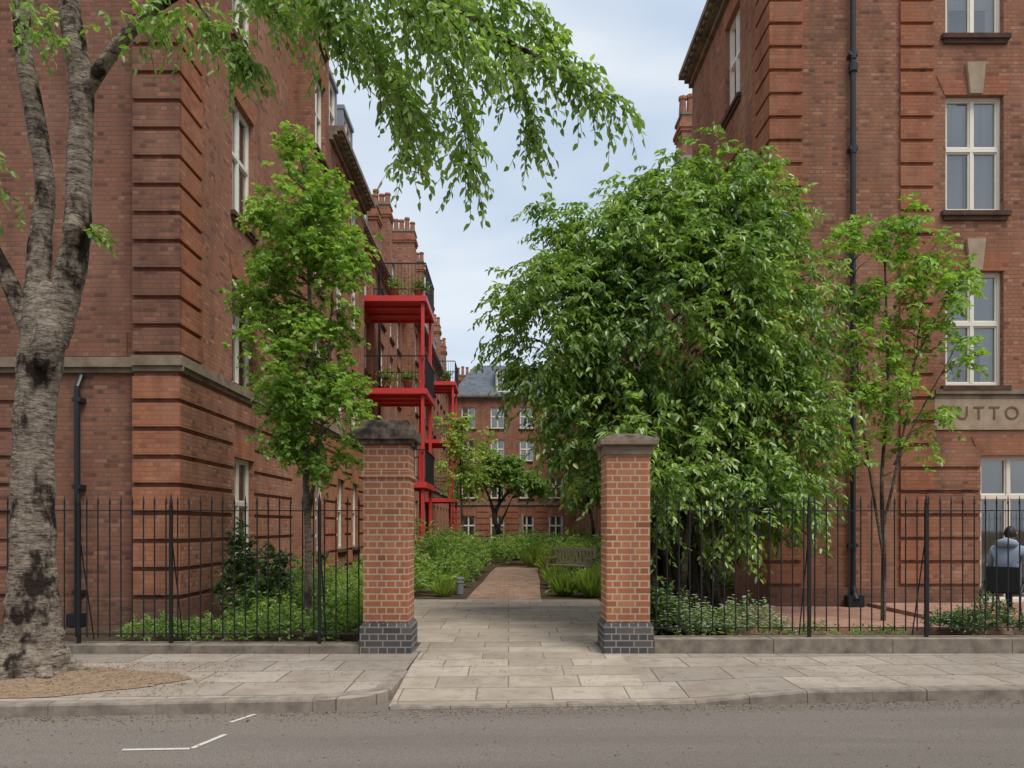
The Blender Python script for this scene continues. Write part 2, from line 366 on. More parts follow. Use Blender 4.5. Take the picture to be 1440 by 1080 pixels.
def mansard(b,kind,c,u0,u1,z,h=2.4,inn=1.1,back=9):
    f=Fac(b,kind,c); P=f.P
    b.roof.face([P(u0,-.05,z),P(u1,-.05,z),P(u1,-inn,z+h),P(u0,-inn,z+h)],0)
    b.roof.face([P(u0,-inn,z+h),P(u1,-inn,z+h),P(u1,-back,z+h+.3),P(u0,-back,z+h+.3)],1)
    for u in (u0,u1): b.roof.face([P(u,-.05,z),P(u,-inn,z+h),P(u,-back,z+h+.3),P(u,-back,z)],0)
def dormer(b,kind,c,u0,u1,z,h=1.9):
    f=Fac(b,kind,c)
    f.box(b.roof,u0-.12,u1+.12,-1.6,-.18,z+h,z+h+.12,1)
    for a,d in ((u0-.1,u0),(u1,u1+.1)): f.box(b.roof,a,d,-1.6,-.22,z,z+h,1)
    g=Fac(b,kind,c-.25*(1 if kind=='E' else -1)) if kind!='S' else Fac(b,kind,c+.25)
    g.window(u0,u1,z+.1,z+h-.02,rev=.12,sill=False,arch=False)

LV=[(0.95,2.95),(4.35,6.45),(7.65,9.95),(11.1,13.1)]
def rowops(us,levels=LV,**k):
    o=[]
    for (a,b) in us:
        for (z0,z1) in levels: o.append((a,b,z0,z1,dict(k)))
    return o

# ---- left mansion block, street end
b=Building('brick_mansion_block',BR)
x0=-5.31; top=15.6
fs=Fac(b,'S',12.15)
ops=rowops([(-9.9,-8.75)],key=True)
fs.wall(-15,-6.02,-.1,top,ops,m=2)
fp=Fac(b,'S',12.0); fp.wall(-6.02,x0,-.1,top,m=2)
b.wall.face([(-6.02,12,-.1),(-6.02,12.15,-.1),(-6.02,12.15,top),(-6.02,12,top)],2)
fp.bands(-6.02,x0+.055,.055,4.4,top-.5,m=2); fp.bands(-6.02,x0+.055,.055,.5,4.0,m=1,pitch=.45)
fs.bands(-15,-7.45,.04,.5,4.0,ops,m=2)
fs.string(-15,-6.02,4.17,w=.12); fp.string(-6.02,x0+.1,4.17,w=.1)
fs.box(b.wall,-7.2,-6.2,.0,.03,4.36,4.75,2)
fe=Fac(b,'E',x0)
ops=[]
for i,(z0,z1) in enumerate(LV): ops.append((14.35,15.55,z0,z1,dict(open_=(i==1))))
fe.wall(12.0,18.2,-.1,top,ops)
fe.bands(12.0,12.85,.055,4.4,top-.5,m=1)
fe.bands(12.0,18.2,.05,.5,4.0,ops,m=0)
fe.string(12.0,18.2,4.17,w=.1)
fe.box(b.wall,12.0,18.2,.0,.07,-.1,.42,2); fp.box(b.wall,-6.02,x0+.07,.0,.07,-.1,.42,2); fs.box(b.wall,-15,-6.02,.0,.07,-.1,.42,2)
b.roof.face([(-15,12,top),(x0,12,top),(x0,18.2,top),(-15,18.2,top)],1)
b.wall.face([(-15,18.2,-.1),(x0,18.2,-.1),(x0,18.2,top),(-15,18.2,top)],0)
fp.cornice(-15,x0+.3,top); fe.cornice(12,18.2,top)
b.pipe.tube([(-6.93,12.0,.1),(-6.93,12.0,3.85),(-6.93,12.12,4.05)],.045,10)
b.pipe.box(-7.05,-6.81,11.9,12.12,.0,.2)
for z in (.5,2.2,3.6): b.pipe.box(-7.0,-6.86,11.96,12.14,z,z+.07)
xb=-4.83
W=Fac(b,'S',18.2); W.wall(x0,xb,-.1,top)
f2=Fac(b,'E',xb)
ops=rowops([(18.65,19.65)],LV+[(14.0,15.3)]); f2.wall(18.2,20.1,-.1,16.2,ops)
f2.bands(18.2,20.1,.04,.5,4.0,ops)
b.wall.face([(x0,20.1,12),(xb,20.1,12),(xb,20.1,16.2),(-9,20.1,16.2),(-9,20.1,12)],0)
b.wall.face([(-9,18.2,top-.1),(xb,18.2,top-.1),(xb,18.2,16.2),(-9,18.2,16.2)],0)
b.roof.face([(-9,18.2,16.2),(xb,18.2,16.2),(xb,20.1,16.2),(-9,20.1,16.2)],1)
EZ=12.35
ops=rowops([(21.0,22.0),(23.0,24.0)],[LV[0],LV[1],LV[2],(10.3,11.8)]); f2.wall(20.1,25,-.1,EZ,ops); f2.string(18.2,25,4.17); f2.cornice(20.1,25,EZ)
f2.bands(20.1,25,.04,.5,4.0,ops)
mansard(b,'E',xb,20.1,25,EZ)
dormer(b,'E',xb,20.6,21.9,EZ+.1); dormer(b,'E',xb,22.9,24.1,EZ+.1)
chimney(b,-6.3,-5.2,20.15,20.9,EZ,15.9,3)
b.wall.face([(-9,25,-.1),(xb,25,-.1),(xb,25,EZ),(-9,25,EZ)],0)
b.done()

# ---- balcony block
b=Building('brick_mansion_block',BR)
xc=-5.4; f3=Fac(b,'E',xc)
LW=[(.95,2.95),(4.2,6.1),(7.5,9.4),(10.2,11.7)]
ops=rowops([(25.8,26.8),(27.9,28.9),(31.5,32.5),(34,35),(36.2,37.2)],LW); f3.wall(25,38,-.1,EZ,ops); f3.string(25,38,3.9); f3.cornice(25,38,EZ)
mansard(b,'E',xc,25,38,EZ)
for u in (26,28.6,33,35.6): dormer(b,'E',xc,u,u+1.1,EZ+.1)
chimney(b,-6.3,-5.35,30.3,31.2,EZ-.4,14.6,3)
b.pipe.tube([(-5.33,30.9,.1),(-5.33,30.9,12)],.05,8)
xd=-4.83; ys=Fac(b,'S',38.0); ys.wall(-9,xd,-.1,EZ)
f4=Fac(b,'E',xd)
us=[(38.8+i*2.35,39.8+i*2.35) for i in range(11)]
ops=rowops(us,LW); f4.wall(38,65,-.1,EZ,ops); f4.string(38,65,3.9); f4.cornice(38,65,EZ)
mansard(b,'E',xd,38.9,65,EZ)
for i in range(9): dormer(b,'E',xd,39.8+i*2.8,40.9+i*2.8,EZ+.1)
chimney(b,-6.2,-4.8,38,38.9,EZ-.05,16.6,5)
for (cy,cz) in ((43.2,16.9),(48.4,16.3),(53.5,16.0),(58.5,15.7)): chimney(b,-6.0,-4.95,cy,cy+.9,EZ,cz,4)
chimney(b,-6.1,-5.3,33.2,34.0,EZ,15.9,3)
b.done()

# ---- far court building
b=Building('brick_courtyard_building',BR)
ff=Fac(b,'S',62.0)
us=[(-3.9+i*2.42,-2.75+i*2.42) for i in range(8)]
ops=[]
for (a,c) in us:
    for z0,z1 in ((.6,2.5),(3.9,5.7),(7.0,8.8),(9.7,11.5)): ops.append((a,c,z0,z1,{}))
ff.wall(-4.83,16,-.1,12.4,ops); ff.bands(-4.8,16,.05,.3,3.2,[(o[0]-.1,o[1]+.1,o[2],o[3]) for o in ops],pitch=.5); ff.string(-4.8,16,3.35); ff.cornice(-4.8,16,12.4)
mansard(b,'S',62,-2.9,16,12.45,h=2.9,inn=1.9)
b.roof.face([(-4.83,62.05,12.45),(-2.9,62.05,12.45),(-2.9,63.9,15.35)],0)
dormer(b,'S',62,-1.0,1.1,12.7,2.0)
for i in range(4): dormer(b,'S',62,3.1+i*2.8,4.4+i*2.8,12.7,1.8)
for (cx,cz) in ((-3.7,15.0),(5.2,16.6),(11,16.6)): chimney(b,cx-1,cx+1,66.5,67.4,12,cz,5)
ff.box(b.trim,1.05,1.25,.0,.12,.0,2.6,1)
b.done()

# ---- right mansion block (street end)
b=Building('brick_mansion_block',BR)
xr=5.07; yr=14.4; top=14.0
fr=Fac(b,'S',yr)
wz=[(4.30,6.53),(7.66,9.92),(11.06,13.2)]
ops=[]
for n_,(a,c) in enumerate(((8.43,9.55),(11.3,12.42),(14.2,15.3))):
    for i,(z0,z1) in enumerate(wz): ops.append((a,c,z0,z1,dict(key=True,blind=(.45,.62,.3)[i] if n_==0 else None)))
ops.append((9.1,10.3,.12,2.97,dict(trans=.72,sill=False,blind=.05))); ops.append((11.9,13.0,.95,2.97,{}))
fr.wall(xr,18,-.1,top,ops)
fr.bands(xr-.055,5.66,.055,.5,top-.5); fr.bands(7.54,8.19,.055,.5,top-.5)
fr.bands(8.19,18,.045,.5,3.3,ops,m=0)
fr.box(b.trim,8.2,18,.0,.03,3.46,4.10,1); fr.string(8.2,18,4.14,w=.08,h=.09)
fr.cornice(xr-.3,18,top)
fr.box(b.wall,xr-.07,9.05,.0,.075,-.1,.42,2)
fr.box(b.trim,8.95,10.45,.0,.5,-.1,.11,0)
b.pipe.tube([(6.6,14.3,.35),(6.6,14.3,13.4)],.05,12); b.pipe.tube([(6.6,14.3,.45),(6.6,14.25,.3),(6.6,14.15,.2)],.055,10)
b.pipe.box(6.45,6.75,14.16,14.36,.05,.28)
for z in (1.2,3.0,5.2,7.0,8.8,10.6,12.2): b.pipe.box(6.52,6.68,14.25,14.39,z,z+.06); b.pipe.tube([(6.6,14.3,z-.06),(6.6,14.3,z+.1)],.063,12)
b.pipe.tube([(6.6,14.3,10.3),(6.6,14.3,10.45)],.08,12)
fw=Fac(b,'W',xr)
ops=[]
for z0,z1 in [(.95,2.95)]+wz: ops.append((16.35,17.45,z0,z1,{}))
fw.wall(yr,20.6,-.1,top,ops)
fw.bands(yr,yr+.8,.055,.5,top-.5); fw.string(yr,20.6,4.14,w=.08,h=.1); fw.cornice(yr,20.6,top)
b.wall.face([(xr,20.6,-.1),(18,20.6,-.1),(18,20.6,top),(xr,20.6,top)],0)
b.roof.face([(xr,yr,top),(18,yr,top),(18,20.6,top),(xr,20.6,top)],1)
tc=bpy.data.curves.new('carved_name','FONT'); tc.body='SUTTON'; tc.size=.36; tc.extrude=.006; tc.space_character=1.45
to=bpy.data.objects.new('carved_name_lettering',tc); scene.collection.objects.link(to); to.parent=b.root
to.location=(8.36,yr-.035,3.66); to.rotation_euler=(math.pi/2,0,0); tc.materials.append(LETTER)
xw=5.6; f5=Fac(b,'W',xw)
us=[(21.6+i*2.5,22.6+i*2.5) for i in range(16)]
ops=rowops(us,LW); f5.wall(20.6,62,-.1,12.0,ops); f5.string(20.6,62,3.9); f5.cornice(20.6,62,12.0)
mansard(b,'W',xw,20.6,62,12.0)
for i in range(12): dormer(b,'W',xw,22.2+i*3.1,23.4+i*3.1,12.1)
for (cy,cz,cx) in ((25.4,15.6,5.9),(31,15.9,7.4),(38,15.9,7.4),(46,15.9,7)): chimney(b,cx,cx+1.05,cy,cy+.9,12,cz,4)
b.done()

# ---- terrace on the opposite side of the street (seen only in window reflections)
b=Building('brick_terrace_building',BR)
fo=Fac(b,'N',-15.0); ops=[]
for i in range(10):
    for z0,z1 in ((.9,2.7),(4,5.9),(7.1,8.8)): ops.append((-19+i*4,-17.8+i*4,z0,z1,{}))
fo.wall(-22,22,-.1,10.4,ops); fo.cornice(-22,22,10.4)
b.roof.face([(-22,-15,10.4),(22,-15,10.4),(22,-20,13),(-22,-20,13)],0)
b.done()

# ---------------------------------------------------------------- balconies
def balcony(name,x0,x1,y0,y1,zs,pl=True):
    r=empty(name); S=MB('red_steel_frame',[REDP,REDU,LEAD],r); R=MB('railings',[IRON],r)
    for z in zs:
        S.box(x0,x1,y0,y0+.1,z,z+.2,0); S.box(x1-.1,x1,y0+.1,y1,z,z+.2,0); S.box(x0,x1-.1,y1-.1,y1,z,z+.2,0)
        S.box(x0+.003,x1-.103,y0+.103,y1-.103,z+.08,z+.19,1)
        for k in range(1,3): S.box(x0,x1-.1,y0+(y1-y0)*k/3-.05,y0+(y1-y0)*k/3+.05,z+.01,z+.077,0)
        zt=z+.2
        for (a,c) in (((x0,y0+.04),(x1-.04,y0+.04)),((x1-.04,y0+.04),(x1-.04,y1)),((x0,y1-.05),(x1-.04,y1-.05))):
            L=math.hypot(c[0]-a[0],c[1]-a[1]); n=max(2,int(L/.12))
            for i in range(n+1):
                x=a[0]+(c[0]-a[0])*i/n; y=a[1]+(c[1]-a[1])*i/n
                R.box(x-.007,x+.007,y-.007,y+.007,zt,zt+1.15)
            R.box(min(a[0],c[0])-.02,max(a[0],c[0])+.02,min(a[1],c[1])-.02,max(a[1],c[1])+.02,zt+1.15,zt+1.19)
    for (x,y) in ((x1-.16,y0+.16),(x1-.16,y1-.18),(x1-.55,y1-.18)):
        S.box(x-.055,x+.055,y-.055,y+.055,0,max(zs)-.002,0)
    S.build(); R.build(); return r
r1=balcony('red_steel_balcony',-5.38,-2.96,27,30,[9.75,6.4,3.0])
r2=balcony('red_steel_balcony',-4.81,-3.05,43,46,[9.75,6.4,3.0])

# ---------------------------------------------------------------- leaves
def leaf_mesh(name,P,D,N,L,Wd,mat,parent=None,extra=None):
    n=len(P); S=np.cross(D,N); S/=np.linalg.norm(S,axis=1,keepdims=True)+1e-9; Nn=np.cross(S,D)
    L=L[:,None]; Wd=Wd[:,None]
    v=np.empty((n,6,3)); 
    v[:,0]=P; v[:,1]=P+D*L*.3+S*Wd*.5+Nn*Wd*.18; v[:,2]=P+D*L*.66+S*Wd*.38+Nn*Wd*.1-Nn*L*.04
    v[:,3]=P+D*L-Nn*L*.14; v[:,4]=P+D*L*.66-S*Wd*.38+Nn*Wd*.1-Nn*L*.04; v[:,5]=P+D*L*.3-S*Wd*.5+Nn*Wd*.18
    k=(np.arange(n)*6)[:,None]
    f=np.stack([k+[0,1,2,3],k+[0,3,4,5]],axis=1).reshape(-1)
    me=bpy.data.meshes.new(name); me.vertices.add(n*6); me.vertices.foreach_set('co',v.reshape(-1))
    me.loops.add(n*8); me.loops.foreach_set('vertex_index',f.astype(np.int32)); me.polygons.add(n*2)
    me.polygons.foreach_set('loop_start',np.arange(n*2,dtype=np.int32)*4)
    try: me.polygons.foreach_set('loop_total',np.full(n*2,4,dtype=np.int32))
    except Exception: pass
    me.update(calc_edges=True); me.materials.append(mat)
    o=bpy.data.objects.new(name,me); scene.collection.objects.link(o)
    if parent: o.parent=parent
    return o
def unit(v): return v/(np.linalg.norm(v,axis=-1,keepdims=True)+1e-9)
def twigs_to_leaves(O,D,TL,M,droop,leafL,leafW,hang=.3,spread=.85):
    n=len(O); t=np.linspace(.12,1,M)[None,:,None]; TLx=TL[:,None,None]
    pos=O[:,None,:]+D[:,None,:]*t*TLx; pos[:,:,2]-=(droop*t[:,:,0]**2*TL[:,None])
    tan=np.repeat(D[:,None,:],M,1).copy(); tan[:,:,2]-=2*droop*t[:,:,0]; tan=unit(tan)
    side=np.cross(tan,np.array([0,0,1.])+rng.normal(0,.25,(n,M,3))); side=unit(side)
    sg=np.where(np.arange(M)%2==0,1,-1)[None,:,None]
    d=tan*.65+side*sg*spread+rng.normal(0,.3,(n,M,3)); d[:,:,2]-=hang; d=unit(d)
    nn=unit(np.array([0,0,1.])+rng.normal(0,.45,(n,M,3)))
    P=pos.reshape(-1,3); L=leafL*rng.uniform(.65,1.2,len(P)); Wd=leafW*rng.uniform(.75,1.15,len(P))
    return P,d.reshape(-1,3),nn.reshape(-1,3),L,Wd,pos
def ribbons(mb,pos,O,w=.004):
    for i in range(len(O)):
        pts=[O[i]]+[pos[i,j] for j in range(1,pos.shape[1],3)]
        for a,c in zip(pts[:-1],pts[1:]):
            mb.face([(a[0]-w,a[1],a[2]),(a[0]+w,a[1],a[2]),(c[0]+w*.6,c[1],c[2]),(c[0]-w*.6,c[1],c[2])])
def blob_twigs(blobs,nsub,ntw,subr,shell=.45,up=.35):
    O=[];D=[];cen=[]
    for (cx,cy,cz,rx,ry,rz) in blobs:
        vol=(rx*ry*rz)**(1/3); n=max(3,int(nsub*vol**2))
        d=unit(rng.normal(size=(n,3))); r=(shell+(1-shell)*rng.uniform(0,1,(n,1))**.6)*rng.uniform(.85,1.12,(n,1))
        sc=np.array([cx,cy,cz])+d*r*np.array([rx,ry,rz]); cen.append(sc)
        for k in range(n):
            m=max(2,int(ntw*rng.uniform(.4,1.5)))
            o=sc[k]+rng.normal(0,subr,(m,3)); od=unit(d[k]*.7+rng.normal(0,.6,(m,3))+np.array([0,0,up])); O.append(o);D.append(od)
    return np.concatenate(O),np.concatenate(D),np.concatenate(cen)
def branches_to(mb,trunk_pts,cens,r0,maxn=60,sway=.15):
    T=[Vector(p) for p in trunk_pts]
    idx=rng.permutation(len(cens))[:maxn]
    for i in idx:
        c=Vector(cens[i]); 
        cand=[p for p in T if p.z<c.z-.1] or [T[0]]
        s=min(cand,key=lambda p:(p-c).length+ (c.z-p.z)*.2)
        mid=s.lerp(c,.5)+Vector(rng.normal(0,sway,3)); mid.z+= .08*(c-s).length
        pts=smooth_path([s,mid,c],4); mb.tube(pts,lerp_list([r0,r0*.6,r0*.2],len(pts)),5)

# ---- big evergreen tree on the right
root=empty('evergreen_tree')
blobs=[(3.2,12.2,6.75,1.1,1.1,.95),(3.8,12.2,6.4,.8,.9,.9),(1.35,12.1,6.0,1.05,1.0,.7),(2.3,12.0,6.3,.8,1.0,.8),(.85,12.0,4.75,1.05,1.1,1.25),(2.6,11.9,4.9,1.8,1.5,1.6),
(4.2,12.0,4.9,1.0,1.1,1.35),(4.25,12.0,3.1,1.0,1.0,1.15),(1.55,11.9,3.4,.95,1.05,.95),(3.0,11.7,2.9,1.1,1.0,1.0),(1.95,10.7,2.65,.5,.6,.6),(2.2,10.6,2.0,.4,.4,.5),(3.5,11.2,1.85,.75,.6,.55),(4.4,11.7,2.1,.6,.6,.5)]
O,D,cen=blob_twigs(blobs,52,14,.16,shell=.5,up=.2)
P,d,nn,L,Wd,pos=twigs_to_leaves(O,D,rng.uniform(.2,.45,len(O)),10,.55,.12,.05,hang=.45)
leaf_mesh('foliage',P,d,nn,L,Wd,L_BIG,root)
tb=MB('trunks_and_branches',[BARKD],root,True)
stems=[]
for i in range(15):
    bx=2.15+.95*i/14+random.uniform(-.05,.05); by=11.2+random.uniform(-.3,.45)
    tx=1.0+3.4*((i*5)%15)/14; tz=random.uniform(4.2,6.2)
    pts=smooth_path([(bx,by,-.02),(bx+random.uniform(-.1,.1),by+.1,1.0),(bx*.8+tx*.2+random.uniform(-.1,.1),by+.3,2.2),(bx*.4+tx*.6,by+.6,3.4),(tx,12.1,tz)],5)
    r=random.uniform(.03,.075); tb.tube(pts,lerp_list([r*1.3,r,r*.9,r*.6,r*.3],len(pts)),7); stems+=pts[8:]
branches_to(tb,stems,cen,.022,maxn=180)
tb.build()

# ---- young maple on the left
root=empty('maple_tree')
blobs=[(-3.2,11.5,7.1,.32,.35,.5),(-3.45,11.5,6.5,.5,.5,.5),(-2.95,11.5,6.1,.75,.7,.75),(-3.1,11.5,5.2,.88,.85,.75),(-3.2,11.5,4.1,.83,.8,.75),(-2.8,11.4,3.3,.62,.6,.65),(-3.6,11.5,3.2,.5,.5,.5),(-2.8,11.5,2.7,.55,.4,.35)]
O,D,cen=blob_twigs(blobs,60,14,.11,shell=.35,up=.45)
P,d,nn,L,Wd,pos=twigs_to_leaves(O,D,rng.uniform(.15,.3,len(O)),8,.35,.08,.07,hang=.3)
leaf_mesh('foliage',P,d,nn,L,Wd,L_MAP,root)
tb=MB('trunk_and_branches',[BARKT],root,True)
tp=smooth_path([(-3.1,11.5,-.02),(-3.08,11.5,1.2),(-3.12,11.5,2.6),(-3.05,11.5,4),(-3.08,11.5,5.6),(-3.15,11.5,7.2)],6)
tb.tube(tp,lerp_list([.07,.055,.05,.04,.025,.01],len(tp)),8)
tp2=smooth_path([(-3.1,11.5,1.6),(-2.95,11.5,2.6),(-2.8,11.45,3.6),(-2.7,11.4,5)],5); tb.tube(tp2,lerp_list([.035,.03,.02,.01],len(tp2)),6)
branches_to(tb,tp[8:]+tp2,cen,.014,maxn=130,sway=.06); tb.build()

# ---- slim tree on the right
root=empty('young_tree')
blobs=[(6.1,12.2,6.5,.5,.4,.3),(5.5,12.1,5.95,.45,.4,.35),(6.75,12.2,5.95,.45,.4,.3),(7.0,12.1,5.35,.45,.4,.22),(6.2,12.2,5.4,.5,.45,.4),(5.8,12.2,4.6,.4,.4,.35),(6.7,12.2,4.75,.42,.4,.3),
(7.15,12.1,4.3,.35,.35,.25),(6.3,12.2,3.9,.45,.4,.35),(6.75,12.2,3.3,.4,.4,.28),(5.75,12.2,3.5,.35,.3,.3),(5.8,12.1,2.75,.35,.3,.22),(6.45,12.2,2.75,.25,.3,.2),(7.35,12.0,5.65,.22,.2,.1)]
O,D,cen=blob_twigs(blobs,60,8,.09,shell=.2,up=.35)
P,d,nn,L,Wd,pos=twigs_to_leaves(O,D,rng.uniform(.18,.34,len(O)),7,.4,.115,.062,hang=.35)
leaf_mesh('foliage',P,d,nn,L,Wd,L_THN,root)
tb=MB('trunk_and_branches',[BARKT],root,True); st=[]
for pts,r in (([(6.12,12.2,-.02),(6.13,12.2,1.2),(6.1,12.2,2.4),(6.2,12.2,4),(6.12,12.2,6.6)],.045),([(6.13,12.2,1.1),(5.95,12.2,2.2),(5.75,12.2,3.6),(5.6,12.15,5.9)],.028),([(6.12,12.2,1.6),(6.35,12.2,2.6),(6.6,12.2,4),(6.85,12.2,5.9)],.028),([(6.3,12.2,2.6),(6.8,12.2,3.6),(7.2,12.1,4.4)],.018),([(6.6,12.2,4.2),(7.0,12.1,5.1),(7.4,12.0,5.7)],.014)):
    q=smooth_path(pts,6); tb.tube(q,lerp_list([r,r*.8,r*.55,r*.25],len(q)),7); st+=q[6:]
branches_to(tb,st,cen,.01,maxn=90,sway=.05); tb.build()

# ---- street cherry
root=empty('cherry_tree')
tb=MB('trunk_and_limbs',[BARK],root,True)
def limb(pts,rs,n=14,sub=6,lump=.07):
    q=smooth_path(pts,sub); r=lerp_list(rs,len(q)); r=[x*(1+random.uniform(-lump,lump)) for x in r]; tb.tube(q,r,n); return q
limb([(-5.22,8.2,-.06),(-5.22,8.2,.12),(-5.22,8.2,.5),(-5.22,8.2,1.13),(-5.22,8.2,1.9),(-5.21,8.2,2.7),(-5.14,8.2,3.4),(-5.06,8.2,3.95),(-4.97,8.2,4.25)],[.44,.36,.28,.235,.21,.205,.225,.22,.12],20)
for a in range(6):
    an=a*1.05+.3; limb([(-5.22+.12*math.cos(an),8.2+.12*math.sin(an),.35),(-5.22+.33*math.cos(an),8.2+.33*math.sin(an),.06),(-5.22+.55*math.cos(an),8.2+.55*math.sin(an),-.05)],[.12,.1,.05],8)
limb([(-5.12,8.2,3.6),(-5.17,8.2,4.1),(-5.15,8.22,4.8),(-5.12,8.25,5.35),(-5.27,8.3,6.2),(-5.39,8.3,6.9),(-5.43,8.3,8)],[.15,.13,.11,.10,.095,.09,.08])
R=limb([(-5.03,8.2,3.6),(-4.88,8.2,4.1),(-4.74,8.2,4.8),(-4.71,8.2,5.66),(-4.69,8.2,6.44),(-4.8,8.2,7.14),(-4.9,8.2,8)],[.17,.16,.14,.13,.12,.11,.1])
limb([(-5.15,8.2,3.5),(-5.33,8.15,3.98),(-5.51,8.1,4.45),(-5.8,8.0,5.0),(-6.3,7.9,5.6)],[.11,.09,.08,.07,.055])
limb([(-5.0,8.05,3.3),(-4.95,8.02,3.6),(-4.95,8.05,3.9)],[.1,.15,.1],10)
limb([(-4.7,8.1,4.65),(-4.69,8.07,4.8),(-4.71,8.1,4.95)],[.07,.12,.07],10)
boughs=[[(-4.69,8.2,6.3),(-4.1,8.0,6.85),(-3.3,7.7,7.15),(-2.0,7.2,7.0),(-1.05,7,6.8),(-.5,6.9,6.4),(.03,6.8,6.0),(.55,6.8,5.73),(.98,6.8,5.45)],
[(-2.0,7.2,6.95),(-1.57,7,6.4),(-1.23,7,5.93),(-.97,7,5.53),(-.92,7,5.05)],
[(-1.3,7,6.85),(-.83,6.9,6.25),(-.5,6.9,5.72),(-.4,6.9,5.2),(-.37,6.9,4.95)],
[(-1.05,7,6.8),(-.5,7.2,6.67),(-.1,7.3,6.33),(.17,7.3,5.8),(.23,7.3,5.4)],
[(-3.3,7.7,7.15),(-3.04,7.6,6.75),(-2.8,7.6,6.45),(-2.7,7.6,6.3)],
[(-2.0,7.2,6.95),(-1.83,7.1,6.6),(-1.63,7.1,6.2)],
[(-3.3,7.7,7.15),(-2.6,7.5,6.95),(-2.2,7.4,6.65)],
[(-.9,7,6.75),(.03,7,6.53),(.37,7,6.2),(.63,7,5.85)],
[(-1.4,7.4,7),(-1.37,7.4,6.5),(-1.1,7.4,5.95),(-.75,7.4,5.5)],
[(-1.5,6.8,7),(-1.0,6.6,6.5),(-.55,6.5,6.05),(-.2,6.5,5.6)],
[(-2.2,7.6,7),(-1.7,7.8,6.75),(-1.2,8,6.35),(-1.1,8,5.95)]]
O=[];D=[]
for bi,bp in enumerate(boughs):
    q=smooth_path(bp,8); r0=.08 if bi==0 else .02
    tb.tube(q,lerp_list([r0,r0*.55,r0*.35,.007],len(q)),7)
    for i in range(6 if bi else 24,len(q)):
        dirv=(q[i]-q[i-1]).normalized()
        for k in range(3):
            o=np.array(q[i])+rng.normal(0,.03,3); dd=unit(np.array(dirv)*.7+rng.normal(0,.55,3)+np.array([0,0,.1])); O.append(o);D.append(dd)
for (cx,cy,cz,rx,ry,rz,n) in ((-1.1,7.1,6.6,.9,.7,.28,140),(-.3,7.1,6.5,.5,.6,.25,50),(-2.1,7.3,6.85,.6,.6,.2,60),(-3.6,7.9,6.95,.7,.4,.2,50),(-5.75,8.0,5.4,.25,.4,.6,45),(-4.95,7.9,6.9,.3,.3,.2,20),(-6.2,8.2,4.6,.35,.3,.8,60)):
    o=np.array([cx,cy,cz])+rng.normal(0,.5,(n,3))*np.array([rx,ry,rz]); O+=list(o); D+=list(unit(rng.normal(0,1,(n,3))+np.array([.2,0,-.1])))
for i in range(7): O.append(np.array([-4.55,8.1,4.78])+rng.normal(0,.03,3)); D.append(unit(rng.normal(0,.6,3)+np.array([1,0,.6])))
O=np.array(O);D=np.array(D)
P,d,nn,L,Wd,pos=twigs_to_leaves(O,D,rng.uniform(.18,.38,len(O)),8,.6,.095,.046,hang=.45,spread=.8)
leaf_mesh('foliage',P,d,nn,L,Wd,L_CHE,root); ribbons(tb,pos,O,.0035)
tb.build()

# ---- garden trees
def small_tree(name,blobs,mat,bk,trunk,nsub,ntw,ll,lw,r0):
    root=empty(name); O,D,cen=blob_twigs(blobs,nsub,ntw,.16,shell=.2,up=.3)
    P,d,nn,L,Wd,pos=twigs_to_leaves(O,D,rng.uniform(.25,.5,len(O)),8,.4,ll,lw,hang=.2)
    leaf_mesh('foliage',P,d,nn,L,Wd,mat,root)
    tb=MB('trunk_and_branches',[bk],root,True); st=[]
    for pts,r in trunk:
        q=smooth_path(pts,6); tb.tube(q,lerp_list([r,r*.8,r*.5,r*.3],len(q)),8); st+=q[4:]
    branches_to(tb,st,cen,r0,maxn=60,sway=.1); tb.build()
small_tree('garden_tree',[(-1.7,42,4.35,1.2,1.2,.65),(.6,42,4.2,1.3,1.2,.55),(1.7,42,3.95,.8,1,.45),(-.5,42,4.95,1.3,1.2,.55)],L_GAR,BARKD,
 [([(-.48,42,0),(-.45,42,.9),(-.75,42,2),(-.5,42,2.9),(.3,42,3.8),(1.0,42,4.1)],.17),([(-.75,42,2),(-1.0,42,3),(-1.5,42,4.2)],.12),([(-.5,42,2.9),(-.5,42,3.8),(-.4,42,4.8)],.09),([(-.5,42,1.6),(-.1,42,2.5),(.2,42,3.2)],.07)],26,12,.18,.12,.05)
small_tree('garden_tree',[(-2.2,34,6.3,.8,.8,.8),(-1.6,34,5.4,1.0,.9,.75),(-2.5,34,4.6,1.0,1,.8),(-1.3,34,4.2,.8,.8,.5),(-2.2,34,3.4,.8,.8,.5)],L_LIME,BARKT,
 [([(-2.1,34,0),(-2.1,34,2),(-2.2,34,4),(-2.1,34,6.3)],.07)],19,8,.14,.1,.02)
small_tree('garden_tree',[(4.1,38,3.4,1.3,1.2,1.3),(4.8,36,4.4,1.1,1.2,1.5)],L_GAR,BARKD,
 [([(4.2,37,0),(4.2,37,1.5),(4,37.4,3),(4.2,37,4.5)],.1)],20,10,.15,.1,.03)

